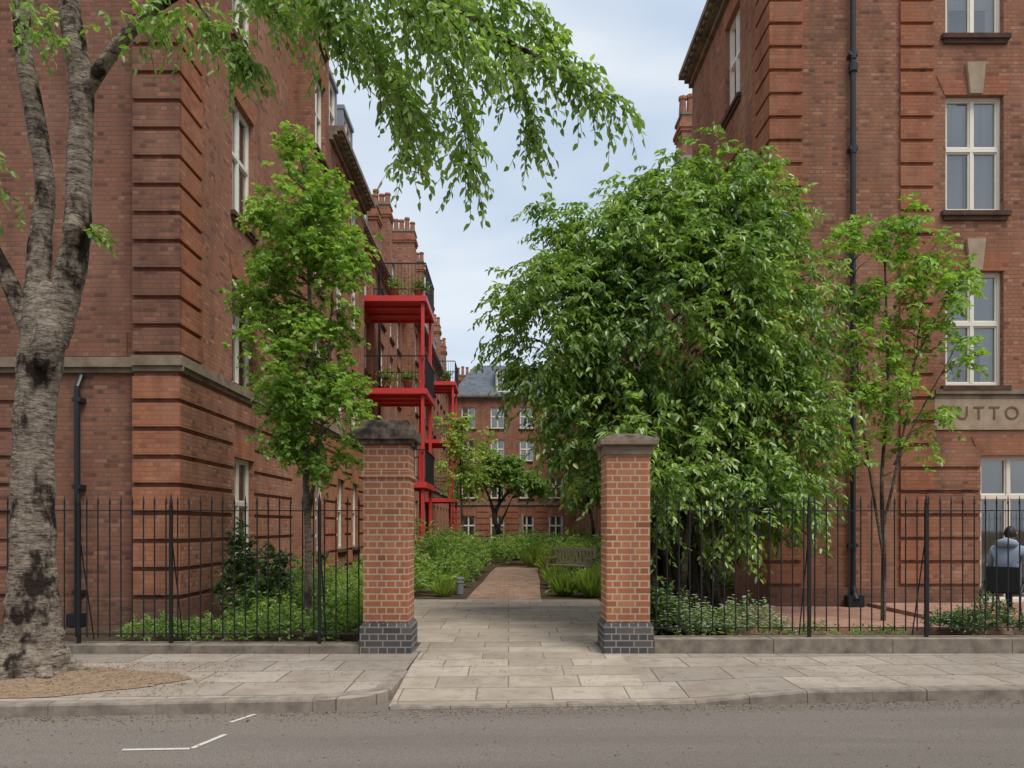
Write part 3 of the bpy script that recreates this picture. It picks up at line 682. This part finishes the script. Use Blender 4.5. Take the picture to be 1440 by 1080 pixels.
# ---------------------------------------------------------------- low planting
def mound(name,items,mat,ll=.07,lw=.035,dens=260,twl=(.1,.22),flower=None,parent=None,up=.8):
    root=parent or empty(name); O=[];D=[]
    for (x,y,rx,ry,h) in items:
        n=int(dens*(rx+.15)*(ry+.15)*(.6+h)); a=rng.uniform(0,2*np.pi,n); r=np.sqrt(rng.uniform(0,1,n))
        lump=1+.25*np.sin(a*3+x*5)*r; px=x+rx*r*np.cos(a)*lump; py=y+ry*r*np.sin(a)*lump
        zz=h*np.sqrt(np.clip(1-(r*.95)**2,0.02,1))*rng.uniform(.35,1.05,n)*(.8+.3*np.sin(px*6)*np.sin(py*5))
        O.append(np.stack([px,py,np.maximum(zz,.02)],1)); D.append(unit(np.stack([np.cos(a)*.5*r,np.sin(a)*.5*r,np.full(n,up)],1)+rng.normal(0,.4,(n,3))))
    O=np.concatenate(O);D=np.concatenate(D)
    P,d,nn,L,Wd,pos=twigs_to_leaves(O,D,rng.uniform(*twl,len(O)),6,.3,ll,lw,hang=.05)
    leaf_mesh('foliage',P,d,nn,L,Wd,mat,root)
    if flower:
        m,cnt,s=flower; k=rng.choice(len(O),min(cnt,len(O)),replace=False); fb=MB('flowers',[m],root)
        for i in k:
            c=pos[i,-1]+np.array([0,0,.03])
            for j in range(5):
                an=j*1.256; fb.face([c,c+np.array([math.cos(an-.4)*s*.7,math.sin(an-.4)*s*.5,s*.4]),c+np.array([math.cos(an)*s,math.sin(an)*s*.8,s*.3]),c+np.array([math.cos(an+.4)*s*.7,math.sin(an+.4)*s*.5,s*.5])])
        fb.build()
    return root
def grasses(name,items,mat,parent=None):
    root=parent or empty(name); P=[];D=[];L=[]
    for (x,y,r,h,n) in items:
        a=rng.uniform(0,6.28,n); q=rng.uniform(0,1,n); P.append(np.stack([x+r*q*.5*np.cos(a),y+r*q*.5*np.sin(a),np.zeros(n)],1))
        D.append(unit(np.stack([np.cos(a)*q*.7,np.sin(a)*q*.7,np.ones(n)],1)+rng.normal(0,.1,(n,3)))); L.append(h*rng.uniform(.6,1.1,n))
    P=np.concatenate(P);D=np.concatenate(D);L=np.concatenate(L); nn=unit(rng.normal(0,1,(len(P),3))+np.array([0,-.5,0]))
    leaf_mesh('blades',P,D,nn,L,np.full(len(P),.024),mat,root)
mound('garden_shrubs',[(-2.4,17.3,.6,.5,.55),(-3.3,18.5,.9,.8,.9),(-2.0,20,.8,.7,.85),(-3.4,21.5,1,1,1.2),(-1.5,22.5,.7,.8,.85),(-2.7,24,1.1,1,1.75),(-1.4,26,.7,.8,1.05),(-4,25,.7,1,1.3),(-2.4,29,1.2,1.3,1.5),(-1.2,33,1.3,1.4,1.3),(-3,37,1.5,1.5,1.5)],L_SHR,.11,.055,170)
mound('lime_shrubs',[(-1.7,18.2,.6,.5,.55),(-2.6,19.6,.7,.6,1.0),(-1.45,24.3,.55,.7,.9),(-1.75,21.2,.5,.5,1.0),(1.5,26.5,.5,.7,.8),(2.5,26,.9,.9,1.1),(-2.0,31,1,1,1.5),(.2,36,1.6,1,1.3),(2.5,31,1.2,1.2,1.3),(-.5,39,1.5,1,1.0),(1.55,17.4,.5,.4,.5),(2.6,18.2,.5,.5,.7)],L_LIME,.11,.05,170)
mound('garden_shrubs',[(1.5,18.6,.5,.5,.5),(2.6,19.4,.7,.6,.6),(3.2,20.6,.7,.8,.9),(2.0,28.5,.7,.9,1.1),(3.6,27,1.2,1.2,1.5),(1.6,36,1.5,1,1.2),(4.5,18,.8,1.2,1),(3.5,38,1.5,1.5,1.6),(-3.5,50,1,2,1.4),(1.5,52,3,2,1.3),(.6,31.5,.9,.9,1.0),(2.9,24.5,.8,.8,1.2),(2.2,17.1,.5,.4,.45)],L_SHR,.11,.055,160)
grasses('ornamental_grass',[(1.3,17.2,.3,.55,300),(1.9,16.9,.35,.6,340),(1.3,19.3,.35,.6,300),(2.2,18.2,.4,.7,300),(1.25,20.4,.3,.55,240),(2.3,20.4,.4,.5,260),(-1.5,17.2,.3,.4,220),(-1.35,19.5,.3,.5,220),(-1.9,21.3,.35,.7,240),(1.5,25.5,.4,.8,240),(1.0,29,.5,.9,240),(2.9,17.2,.4,.6,300),(-2.9,17.0,.4,.5,250)],L_LIME)
mound('ground_cover',[(-4.9,10.6,.6,.5,.3),(-4.1,10.4,.7,.5,.35),(-3.2,10.5,.7,.5,.45),(-2.4,10.6,.5,.5,.55),(-2.3,11.6,.5,.7,.9),(-2.9,12.6,.7,.7,.85),(-3.8,12,.7,.7,.6),(-2.6,14,.6,.8,.9),(-3.6,14.2,.8,.9,.8),(-4.4,16,.5,1,.9),(-3,16,.7,.8,.8)],L_SHR,.07,.034,380,(.08,.2),(FLP,60,.012))
mound('lime_perennials',[(-3.5,11.1,.5,.4,.5),(-2.5,12.0,.4,.5,1.0),(-3.2,13.4,.5,.5,1.1),(-2.15,10.6,.25,.4,.85),(-4.2,13.2,.6,.8,.7),(-2.3,13,.4,.5,1.1)],L_LIME,.065,.03,420)
mound('climbing_shrub',[(-4.35,12.2,.28,.2,1.5),(-3.8,12.0,.22,.2,1.6)],L_DRK,.08,.055,1000,(.1,.3),(FLW,12,.02))
mound('white_flowering_shrub',[(2.35,10.4,.35,.35,.6),(2.95,10.4,.5,.4,.65),(3.5,10.45,.4,.35,.5)],L_SHR,.05,.024,600,(.1,.25),(FLW,500,.028))
mound('ivy_shrub',[(2.25,11.0,.3,.3,1.0),(2.1,10.5,.2,.25,.9)],L_DRK,.07,.05,700,(.1,.25))
mound('low_shrub',[(6.55,10.9,.4,.35,.55),(7.1,10.9,.4,.35,.5)],L_DRK,.05,.025,1000,(.08,.2),(FLW,70,.02))
mound('low_shrub',[(4.3,10.5,.4,.3,.22),(5.2,10.5,.4,.25,.15)],L_SHR,.05,.025,350)
for (bx,by,bz,par) in ((-4.2,27.35,9.95,r1),(-3.3,27.4,9.95,r1),(-3.7,27.35,6.6,r1),(-4.5,27.5,6.6,r1),(-3.5,43.4,9.95,r2)):
    pm=MB('plant_pot',[TERRA],par,True); pm.tube([(bx,by,bz+.01),(bx,by,bz+.3),(bx,by,bz+.33)],[.12,.17,.19],12); pm.build()
    n=40; o=np.array([bx,by,bz+.3])+rng.normal(0,.06,(n,3)); dd=unit(rng.normal(0,.6,(n,3))+np.array([0,0,1.]))
    P,d,nn,L,Wd,pos=twigs_to_leaves(o,dd,rng.uniform(.3,.7,n),7,.3,.12,.06); leaf_mesh('pot_foliage',P,d,nn,L,Wd,L_SHR,par)

# ---------------------------------------------------------------- ground
def kerb_y(x): return 6.67+(x+4.54)*.073
g=MB('ground',[SOIL]); g.face([(-400,-300,-.14),(400,-300,-.14),(400,700,-.14),(-400,700,-.14)]); g.build()
rd=MB('road',[ASPH]); rd.face([(-60,-3,-.11),(60,-3,-.11),(60,11,-.11),(-60,11,-.11)]); rd.build()
op=MB('pavement',[PAVE,KERB]); op.box(-60,60,-14.99,-3.16,-.12,.0,0); op.box(-60,60,-3.155,-3.0,-.12,.003,1); op.build()
gd=MB('garden_soil',[SOIL]); gd.face([(-16,9.5,-.02),(18,9.5,-.02),(18,62,-.02),(-16,62,-.02)]); gd.build()
curve=[(-1.75,kerb_y(-1.75)),(-1.5,kerb_y(-1.5)+.03),(-1.3,kerb_y(-1.3)+.13),(-1.17,kerb_y(-1.2)+.32),(-1.12,7.7),(-1.12,8.3),(-1.12,9.55)]
kl=[(-30,kerb_y(-30))]+curve
pv=MB('pavement',[PAVE])
pv.prism([(x,y+.02) if i<2 else (x-.02,y+.01) for i,(x,y) in enumerate(kl)]+[(-30,9.55)],-.12,-.004); pv.build()
def gz(x,y):
    k=kerb_y(x); t=min(1,max(0,(8.5-y)/(8.5-k))); s=min(1,max(0,(2.9-x)/1.3)); s=s*s*(3-2*s)
    return -.088*t*s-.001
xs=[-1.119,-.5,0,.5,1,1.4,1.6,1.8,2,2.2,2.4,2.6,2.8,3,4,6,10,30]; nyy=10
pr=MB('pavement',[PAVE,COURT]); grid=[]
for x in xs:
    k=kerb_y(x)+.06; grid.append([(x,k+(9.55-k)*j/nyy,gz(x,k+(9.55-k)*j/nyy)) for j in range(nyy+1)])
for i in range(len(xs)-1):
    for j in range(nyy): pr.face([grid[i][j],grid[i+1][j],grid[i+1][j+1],grid[i][j+1]],1 if xs[i]<1.3 else 0)
pr.build()
kb=MB('kerb',[KERB])
def kblocks(path,w=.16,z1=lambda x,y:.004,L=.9):
    pts=[Vector((x,y,0)) for x,y in path]; d=[0]
    for a,c in zip(pts[:-1],pts[1:]): d.append(d[-1]+(c-a).length)
    def at(s):
        s=min(max(s,0),d[-1])
        for i in range(len(pts)-1):
            if s<=d[i+1]+1e-9: return pts[i].lerp(pts[i+1],(s-d[i])/(d[i+1]-d[i])),(pts[i+1]-pts[i]).normalized()
    s=0
    while s<d[-1]-.05:
        e=min(s+L*random.uniform(.7,1.15),d[-1]); a,ta=at(s+.003); c,tc_=at(e-.003); na=Vector((ta.y,-ta.x,0)); nc=Vector((tc_.y,-tc_.x,0)); o=random.uniform(-.006,.006)
        za=z1(a.x,a.y)+o*.4; zc=z1(c.x,c.y)+o*.4
        A=a+na*(.0+o); B=c+nc*(.0+o); A2=a-na*w; B2=c-nc*w
        bz=.018
        kb.hexa([(A.x,A.y,-.13),(B.x,B.y,-.13),(B2.x,B2.y,-.13),(A2.x,A2.y,-.13),(A.x,A.y,za-bz),(B.x,B.y,zc-bz),(B2.x,B2.y,zc-bz),(A2.x,A2.y,za-bz)])
        Ai=A-na*bz;Bi=B-nc*bz
        kb.hexa([(A.x,A.y,za-bz),(B.x,B.y,zc-bz),(B2.x,B2.y,zc-bz),(A2.x,A2.y,za-bz),(Ai.x,Ai.y,za),(Bi.x,Bi.y,zc),(B2.x,B2.y,zc),(A2.x,A2.y,za)])
        s=e
kblocks([(-14,kerb_y(-14)),(-6,kerb_y(-6)),(-3,kerb_y(-3))]+curve[:-1],L=.85)
kblocks([(-1.1,kerb_y(-1.1)),(3,kerb_y(3)),(16,kerb_y(16))],w=.13,z1=lambda x,y:gz(x,kerb_y(x))+.007,L=.6)
kb.build()
tpit=MB('tree_pit',[GRAV]); poly=[]
for i in range(36):
    a=i/36*6.283; poly.append((-4.75+1.35*math.cos(a)*(1+.1*math.sin(3*a)+.03*math.sin(11*a)),7.7+.7*math.sin(a)*(1+.12*math.cos(4*a)+.04*math.sin(9*a))))
tpit.face([(x,y,.003) for x,y in poly]); tpit.build()
ct=MB('courtyard_paving',[COURT]); ct.box(-1.2,1.2,9.56,10.3,-.1,.0); ct.box(-2.1,1.95,10.3,16.3,-.1,.001); ct.build()
pa=MB('brick_path',[PATHM])
pp=smooth_path([(-.11,16.3,0),(-.02,19,0),(.1,22,0),(.2,26,0),(.35,29,0)],6)
for i in range(len(pp)-1):
    a,c=pp[i],pp[i+1]; pa.face([(a.x-.82,a.y,.0),(a.x+.82,a.y,.0),(c.x+.82,c.y,.0),(c.x-.82,c.y,.0)])
pa.face([(1.17,28.999,0),(6,31,0),(6,33,0),(-.47,29.001,0)])
pa.build()
rp=MB('forecourt_paving',[REDPAVE,KERB]); rp.box(3.2,16,11.2,14.39,-.1,.06,0); rp.box(6.9,16,11.35,14.39,.061,.13,0); rp.build()
mk=MB('road_markings',[RW])
def stripe(a,c,w,m,z=-.1055):
    a=Vector((*a,z)); c=Vector((*c,z)); t=(c-a).normalized(); n=Vector((-t.y,t.x,0))*w/2; mk.face([a-n,c-n,c+n,a+n],m)
stripe((-2.95,5.70),(-2.44,5.73),.045,0); stripe((-2.435,5.735),(-2.32,6.12),.045,0)
stripe((-2.42,6.5),(-2.30,6.78),.04,0)
mk.build()
n=2600; xx=rng.uniform(-7,8,n); off=np.abs(rng.normal(0,.16,n)); yy=kerb_y(xx)-.02-off; P=np.stack([xx,yy,np.full(n,-.104)],1)
n2=1600; P2=np.stack([rng.uniform(-6.3,-3.0,n2),rng.uniform(7.0,8.8,n2),np.full(n2,.008)],1)
n3=900; P3=np.stack([rng.uniform(-7,8,n3),rng.uniform(7.4,9.3,n3),np.full(n3,.008)],1)
n4=450; P4=np.stack([rng.uniform(-5,5,n4),rng.uniform(4.2,6.6,n4),np.full(n4,-.104)],1)
P=np.concatenate([P,P2,P3,P4]); D_=rng.normal(0,1,(len(P),3)); D_[:,2]*=.12; D_=unit(D_); nn=unit(np.array([0,0,1.])+rng.normal(0,.2,(len(P),3)))
leaf_mesh('fallen_leaves',P,D_,nn,rng.uniform(.01,.03,len(P)),rng.uniform(.007,.018,len(P)),DEBR)

# ---------------------------------------------------------------- gate piers
def pier(x0,x1,zc,kind):
    r=empty('brick_gate_pier'); m=MB('pier_body',[BRP,BLUE,STONED,STONE],r); y0,y1=9.4,9.98
    m.box(x0-.04,x1+.04,y0-.04,y1+.04,-.1,.33,1); m.hexa([(x0-.04,y0-.04,.33),(x1+.04,y0-.04,.33),(x1+.04,y1+.04,.33),(x0-.04,y1+.04,.33),(x0,y0,.385),(x1,y0,.385),(x1,y1,.385),(x0,y1,.385)],1)
    m.box(x0,x1,y0,y1,.385,zc,0)
    if kind==0:
        m.box(x0-.02,x1+.02,y0-.02,y1+.02,zc-.42,zc-.34,0)
        m.box(x0-.04,x1+.04,y0-.04,y1+.04,zc,zc+.06,2); m.box(x0-.09,x1+.09,y0-.09,y1+.09,zc+.06,zc+.19,2)
        m.hexa([(x0-.06,y0-.06,zc+.19),(x1+.06,y0-.06,zc+.19),(x1+.06,y1+.06,zc+.19),(x0-.06,y1+.06,zc+.19),(x0+.0,y0+.0,zc+.31),(x1-.0,y0+.0,zc+.31),(x1-.0,y1-.0,zc+.31),(x0+.0,y1-.0,zc+.31)],2)
    else:
        m.box(x0-.03,x1+.03,y0-.03,y1+.03,zc-.12,zc-.0,3); m.box(x0-.09,x1+.09,y0-.09,y1+.09,zc,zc+.07,3)
        m.hexa([(x0-.09,y0-.09,zc+.07),(x1+.09,y0-.09,zc+.07),(x1+.09,y1+.09,zc+.07),(x0-.09,y1+.09,zc+.07),(x0+.1,y0+.1,zc+.16),(x1-.1,y0+.1,zc+.16),(x1-.1,y1-.1,zc+.16),(x0+.1,y1-.1,zc+.16)],2)
    o=m.build(); bv=o.modifiers.new('edge','BEVEL'); bv.width=.009; bv.segments=2; bv.limit_method='ANGLE'
pier(-1.83,-1.26,2.63,0); pier(1.235,1.785,2.62,1)

# ---------------------------------------------------------------- fences
def fence(x0,x1,ph,posts):
    r=empty('iron_railing_fence'); p=MB('stone_plinth',[PLINTH],r); f=MB('bars',[IRON],r)
    x=x0
    while x<x1-.01:
        e=min(x+1.5,x1); p.box(x+.004,e-.004,9.38,9.72,-.1,ph+random.uniform(-.004,.004),0); x=e
    y=9.56; zt=1.80; zb=ph+.12
    for z in (zt,zb): f.box(x0,x1,y-.022,y+.022,z-.006,z+.006)
    n=int((x1-x0)/.145)
    for i in range(n+1):
        x=x0+.06+(x1-x0-.1)*i/n+random.uniform(-.004,.004)
        f.tube([(x,y,zb-.04),(x+random.uniform(-.004,.004),y,1.9)],.0095,6,cap=False)
        f.tube([(x,y,1.88),(x,y,1.9),(x,y,2.0)],[.010,.014,.001],6)
    for x in posts:
        f.box(x-.019,x+.019,y-.019,y+.019,ph-.01,1.86); f.tube([(x,y,1.86),(x,y,1.9),(x,y,2.03)],[.019,.024,.002],8)
        f.tube([(x,y+.02,1.45),(x,y+.35,.1)],.009,6)
    p.build(); f.build()
fence(-13,-1.875,.10,[-9.3,-7.4,-5.5,-4.32,-2.42]); fence(1.83,14,.18,[3.85,5.35,6.9,8.9,10.8])

# ---------------------------------------------------------------- bench
def bench(x,y,a=-12):
    r=empty('park_bench'); r.location=(x,y,0); m=MB('timber',[WOOD],r); k=MB('frame_legs',[WOOD],r)
    for i in range(5): m.box(-.75,.75,-.22+i*.095,-.14+i*.095,.42,.45)
    for i in range(12): m.box(-.7+i*.122,-.65+i*.122,.27,.3,.52,.86)
    m.box(-.75,.75,.262,.308,.86,.94); m.box(-.75,.75,.262,.308,.47,.518)
    for s in (-.72,.66):
        k.box(s,s+.06,-.24,-.18,0,.63); k.box(s,s+.06,.265,.325,0,.955); k.box(s,s+.06,-.178,.263,.34,.41); k.box(s-.01,s+.07,-.26,.262,.632,.665)
    m.build(); k.build(); r.rotation_euler=(0,0,math.radians(a))
bench(1.85,22.3,-38); bench(-.9,40.5,5)
bl=empty('garden_bollard_light'); m=MB('bollard',[LEAD,WHITE],bl,False); m.tube([(-1.15,17.6,0),(-1.15,17.6,.28),(-1.15,17.6,.281),(-1.15,17.6,.31)],[.09,.09,.11,.1],16); m.tube([(-1.15,17.6,.31),(-1.15,17.6,.36)],[.07,.07],16,1); m.tube([(-1.15,17.6,.36),(-1.15,17.6,.4)],[.11,.1],16); m.build()

# ---------------------------------------------------------------- person in wheelchair
def person():
    root=empty('seated_person')
    J={'pel':(0,0,.56,.15),'sp':(0,-.03,.78,.15),'ch':(0,.0,.98,.165),'nk':(0,.05,1.13,.062),'hd':(0,.08,1.2,.06),
     'sl':(-.19,.0,1.06,.08),'el':(-.27,.05,.82,.06),'wl':(-.19,.28,.74,.038),'sr':(.19,.0,1.06,.08),'er':(.27,.05,.82,.06),'wr':(.19,.28,.74,.038),
     'hl':(-.1,.08,.55,.1),'kl':(-.13,.46,.57,.068),'al':(-.13,.52,.16,.042),'tl':(-.14,.68,.10,.035),'hr':(.1,.08,.55,.1),'kr':(.13,.46,.57,.068),'ar':(.13,.52,.16,.042),'tr':(.14,.68,.10,.035)}
    E=[('pel','sp'),('sp','ch'),('ch','nk'),('nk','hd'),('ch','sl'),('sl','el'),('el','wl'),('ch','sr'),('sr','er'),('er','wr'),('pel','hl'),('hl','kl'),('kl','al'),('al','tl'),('pel','hr'),('hr','kr'),('kr','ar'),('ar','tr')]
    names=list(J); 
    def skin(name,V,Ed,Rr,rootidx=0,lev=2):
        me=bpy.data.meshes.new(name); me.from_pydata(V,Ed,[]); o=bpy.data.objects.new(name,me); scene.collection.objects.link(o)
        o.modifiers.new('s','SKIN'); 
        for i,sv in enumerate(me.skin_vertices[0].data): sv.radius=(Rr[i],Rr[i]*.85 if name=='body' else Rr[i]); sv.use_root=(i==rootidx)
        su=o.modifiers.new('ss','SUBSURF'); su.levels=lev; su.render_levels=lev
        dg=bpy.context.evaluated_depsgraph_get(); dg.update(); m2=bpy.data.meshes.new_from_object(o.evaluated_get(dg)); bpy.data.objects.remove(o)
        o2=bpy.data.objects.new(name,m2); scene.collection.objects.link(o2); o2.parent=root
        for p in m2.polygons: p.use_smooth=True
        return o2
    JK=plain('jacket_grey_blue',C(.36,.42,.5),.85); TR=plain('trousers_dark',C(.05,.055,.075),.85); SK=plain('skin',C(.3,.17,.11),.5); HR=plain('hair_black',C(.02,.017,.015),.6); SH=plain('shoe_black',C(.02,.02,.02),.5)
    o=skin('body',[J[n][:3] for n in names],[(names.index(a),names.index(c)) for a,c in E],[J[n][3] for n in names])
    for mm in (JK,TR,SK,SH): o.data.materials.append(mm)
    for p in o.data.polygons:
        c=p.center
        if c.z>1.12 and abs(c.x)<.1: p.material_index=2
        elif c.z<.14: p.material_index=3
        elif c.z<.66 and not (c.y<.0): p.material_index=1
        elif c.z<.5: p.material_index=1
    h=MB('head',[SK,HR],root,True); nu,nv=20,14; cx,cy,cz=0,.1,1.3
    for j in range(nv+1):
        th=math.pi*j/nv
        for i in range(nu):
            ph=2*math.pi*i/nu; sx=math.sin(th)*math.cos(ph); sy=math.sin(th)*math.sin(ph); sz=math.cos(th)
            w=.078*(1-.18*max(0,-sz)); x=sx*w; y=sy*.097; z=sz*.118
            if sy>.9 and -.35<sz<.1: y+=.022
            h.v.append((cx+x,cy+y,cz+z))
    for j in range(nv):
        for i in range(nu):
            h.f.append((j*nu+i,j*nu+(i+1)%nu,(j+1)*nu+(i+1)%nu,(j+1)*nu+i)); zc=math.cos(math.pi*(j+.5)/nv); yc=math.sin(2*math.pi*(i+.5)/nu)
            h.m.append(1 if (zc>.45 or (yc<.25 and zc>-.45)) else 0)
    for s in (-1,1):
        h.tube([(cx+s*.078,cy,cz-.025),(cx+s*.09,cy-.008,cz),(cx+s*.084,cy,cz+.025)],[.008,.013,.008],8,0)
        h.tube([(cx+s*.03,cy+.083,cz+.005),(cx+s*.03,cy+.095,cz+.005)],[.012,.006],8,1)
    h.tube([(-.022,cy+.088,cz-.055),(.022,cy+.088,cz-.055)],.006,6,0)
    h.build()
    hd=MB('hood',[JK],root,True); hd.tube([(-.12,.06,1.12),(-.1,-.05,1.15),(0,-.09,1.17),(.1,-.05,1.15),(.12,.06,1.12)],[.03,.06,.075,.06,.03],10); hd.build()
    for s in (-1,1):
        V=[(s*.19,.28,.74),(s*.18,.34,.73)]; E2=[(0,1)]; Rr=[.028,.032]
        for k,(dx,l) in enumerate(((-.03,.07),(-.01,.08),(.01,.075),(.03,.06))):
            b0=len(V); V+=[(s*.18+dx,.38,.732),(s*.18+dx*1.1,.38+l*.6,.722),(s*.18+dx*1.1,.38+l*.85,.695)]; E2+=[(1,b0),(b0,b0+1),(b0+1,b0+2)]; Rr+=[.011,.009,.007]
        b0=len(V); V+=[(s*.18-s*.035,.33,.735),(s*.18-s*.055,.365,.72)]; E2+=[(1,b0),(b0,b0+1)]; Rr+=[.012,.009]
        q=skin('hand',V,E2,Rr,0,1); q.data.materials.append(SK)
    root.location=(7.86,11.75,.13); root.rotation_euler=(0,0,math.radians(-50)); root.scale=(1.04,1.04,1.04)
    w=empty('wheelchair'); m=MB('seat_and_frame',[IRON,LEAD],w)
    m.box(-.23,.23,-.2,.26,.42,.46); m.box(-.23,.23,-.235,-.205,.44,.84); m.box(-.255,-.235,-.2,.2,.62,.66); m.box(.235,.255,-.2,.2,.62,.66)
    for s in (-.27,.27):
        ring=[(s,-.08+.3*math.cos(a*math.pi/12),.31+.3*math.sin(a*math.pi/12)) for a in range(25)]; m.tube(ring,.016,8,0,False)
        for a in range(12): m.tube([(s,-.08,.31),(s,-.08+.3*math.cos(a*math.pi/6),.31+.3*math.sin(a*math.pi/6))],.003,4,1)
        m.tube([(s,-.11,.31),(s,-.05,.31)],.03,8,1)
        k=s*.85; m.tube([(k,-.22,.3),(k,-.22,.9),(k,-.34,.93)],.013,8,1); m.tube([(k,-.22,.43),(k,.3,.43),(k,.42,.12)],.012,8,1)
        ring=[(k,.3+.08*math.cos(a*math.pi/8),.09+.08*math.sin(a*math.pi/8)) for a in range(17)]; m.tube(ring,.012,8,0,False); m.tube([(k,.3,.09),(k,.28,.42)],.012,8,1)
        m.box(k-.08,k+.06,.45,.68,.04,.06)
    m.build(); w.location=(7.86,11.75,.13); w.rotation_euler=(0,0,math.radians(-50))
person()

# ---------------------------------------------------------------- light, sky, camera
sd=Vector((.35,-.5,1.0)).normalized(); el=math.asin(sd.z); rot=math.atan2(sd.x,sd.y)
w=bpy.data.worlds.new('World'); scene.world=w; w.use_nodes=True; nt=w.node_tree; N=nt.nodes; N.clear(); lk=nt.links.new
out=N.new('ShaderNodeOutputWorld'); bg=N.new('ShaderNodeBackground'); bg.inputs[1].default_value=.15; lk(bg.outputs[0],out.inputs[0])
sky=N.new('ShaderNodeTexSky'); sky.sky_type='NISHITA'; sky.sun_disc=False; sky.sun_elevation=el; sky.sun_rotation=rot; sky.dust_density=2
tcn=N.new('ShaderNodeTexCoord'); mp=N.new('ShaderNodeMapping'); mp.inputs['Scale'].default_value=(1.0,1.0,2.6); lk(tcn.outputs['Generated'],mp.inputs[0])
nz=N.new('ShaderNodeTexNoise'); nz.inputs['Scale'].default_value=2.1; nz.inputs['Detail'].default_value=4; nz.inputs['Roughness'].default_value=.52; nz.inputs['Distortion'].default_value=.4; lk(mp.outputs[0],nz.inputs['Vector'])
cr=N.new('ShaderNodeValToRGB'); lk(nz.outputs[0],cr.inputs[0]); cr.color_ramp.elements[0].position=.36; cr.color_ramp.elements[0].color=(3.6,4.5,5.7,1); cr.color_ramp.elements[1].position=.66; cr.color_ramp.elements[1].color=(5.9,6.3,6.7,1)
mx=N.new('ShaderNodeMix'); mx.data_type='RGBA'; mx.inputs[0].default_value=.88; lk(sky.outputs[0],mx.inputs[6]); lk(cr.outputs[0],mx.inputs[7]); lk(mx.outputs[2],bg.inputs[0])
su=bpy.data.lights.new('sun','SUN'); su.energy=2.7; su.angle=math.radians(30); su.color=(1,.95,.88); so=bpy.data.objects.new('sun',su); scene.collection.objects.link(so)
so.rotation_euler=sd.to_track_quat('Z','Y').to_euler()
cam=bpy.data.cameras.new('camera'); co=bpy.data.objects.new('camera',cam); scene.collection.objects.link(co); scene.camera=co
co.location=(0,0,1.6); co.rotation_euler=(math.pi/2,0,0); cam.sensor_width=36; cam.lens=26.25; cam.shift_y=200/1440; cam.shift_x=5/1440; cam.clip_end=2000; cam.clip_start=.05
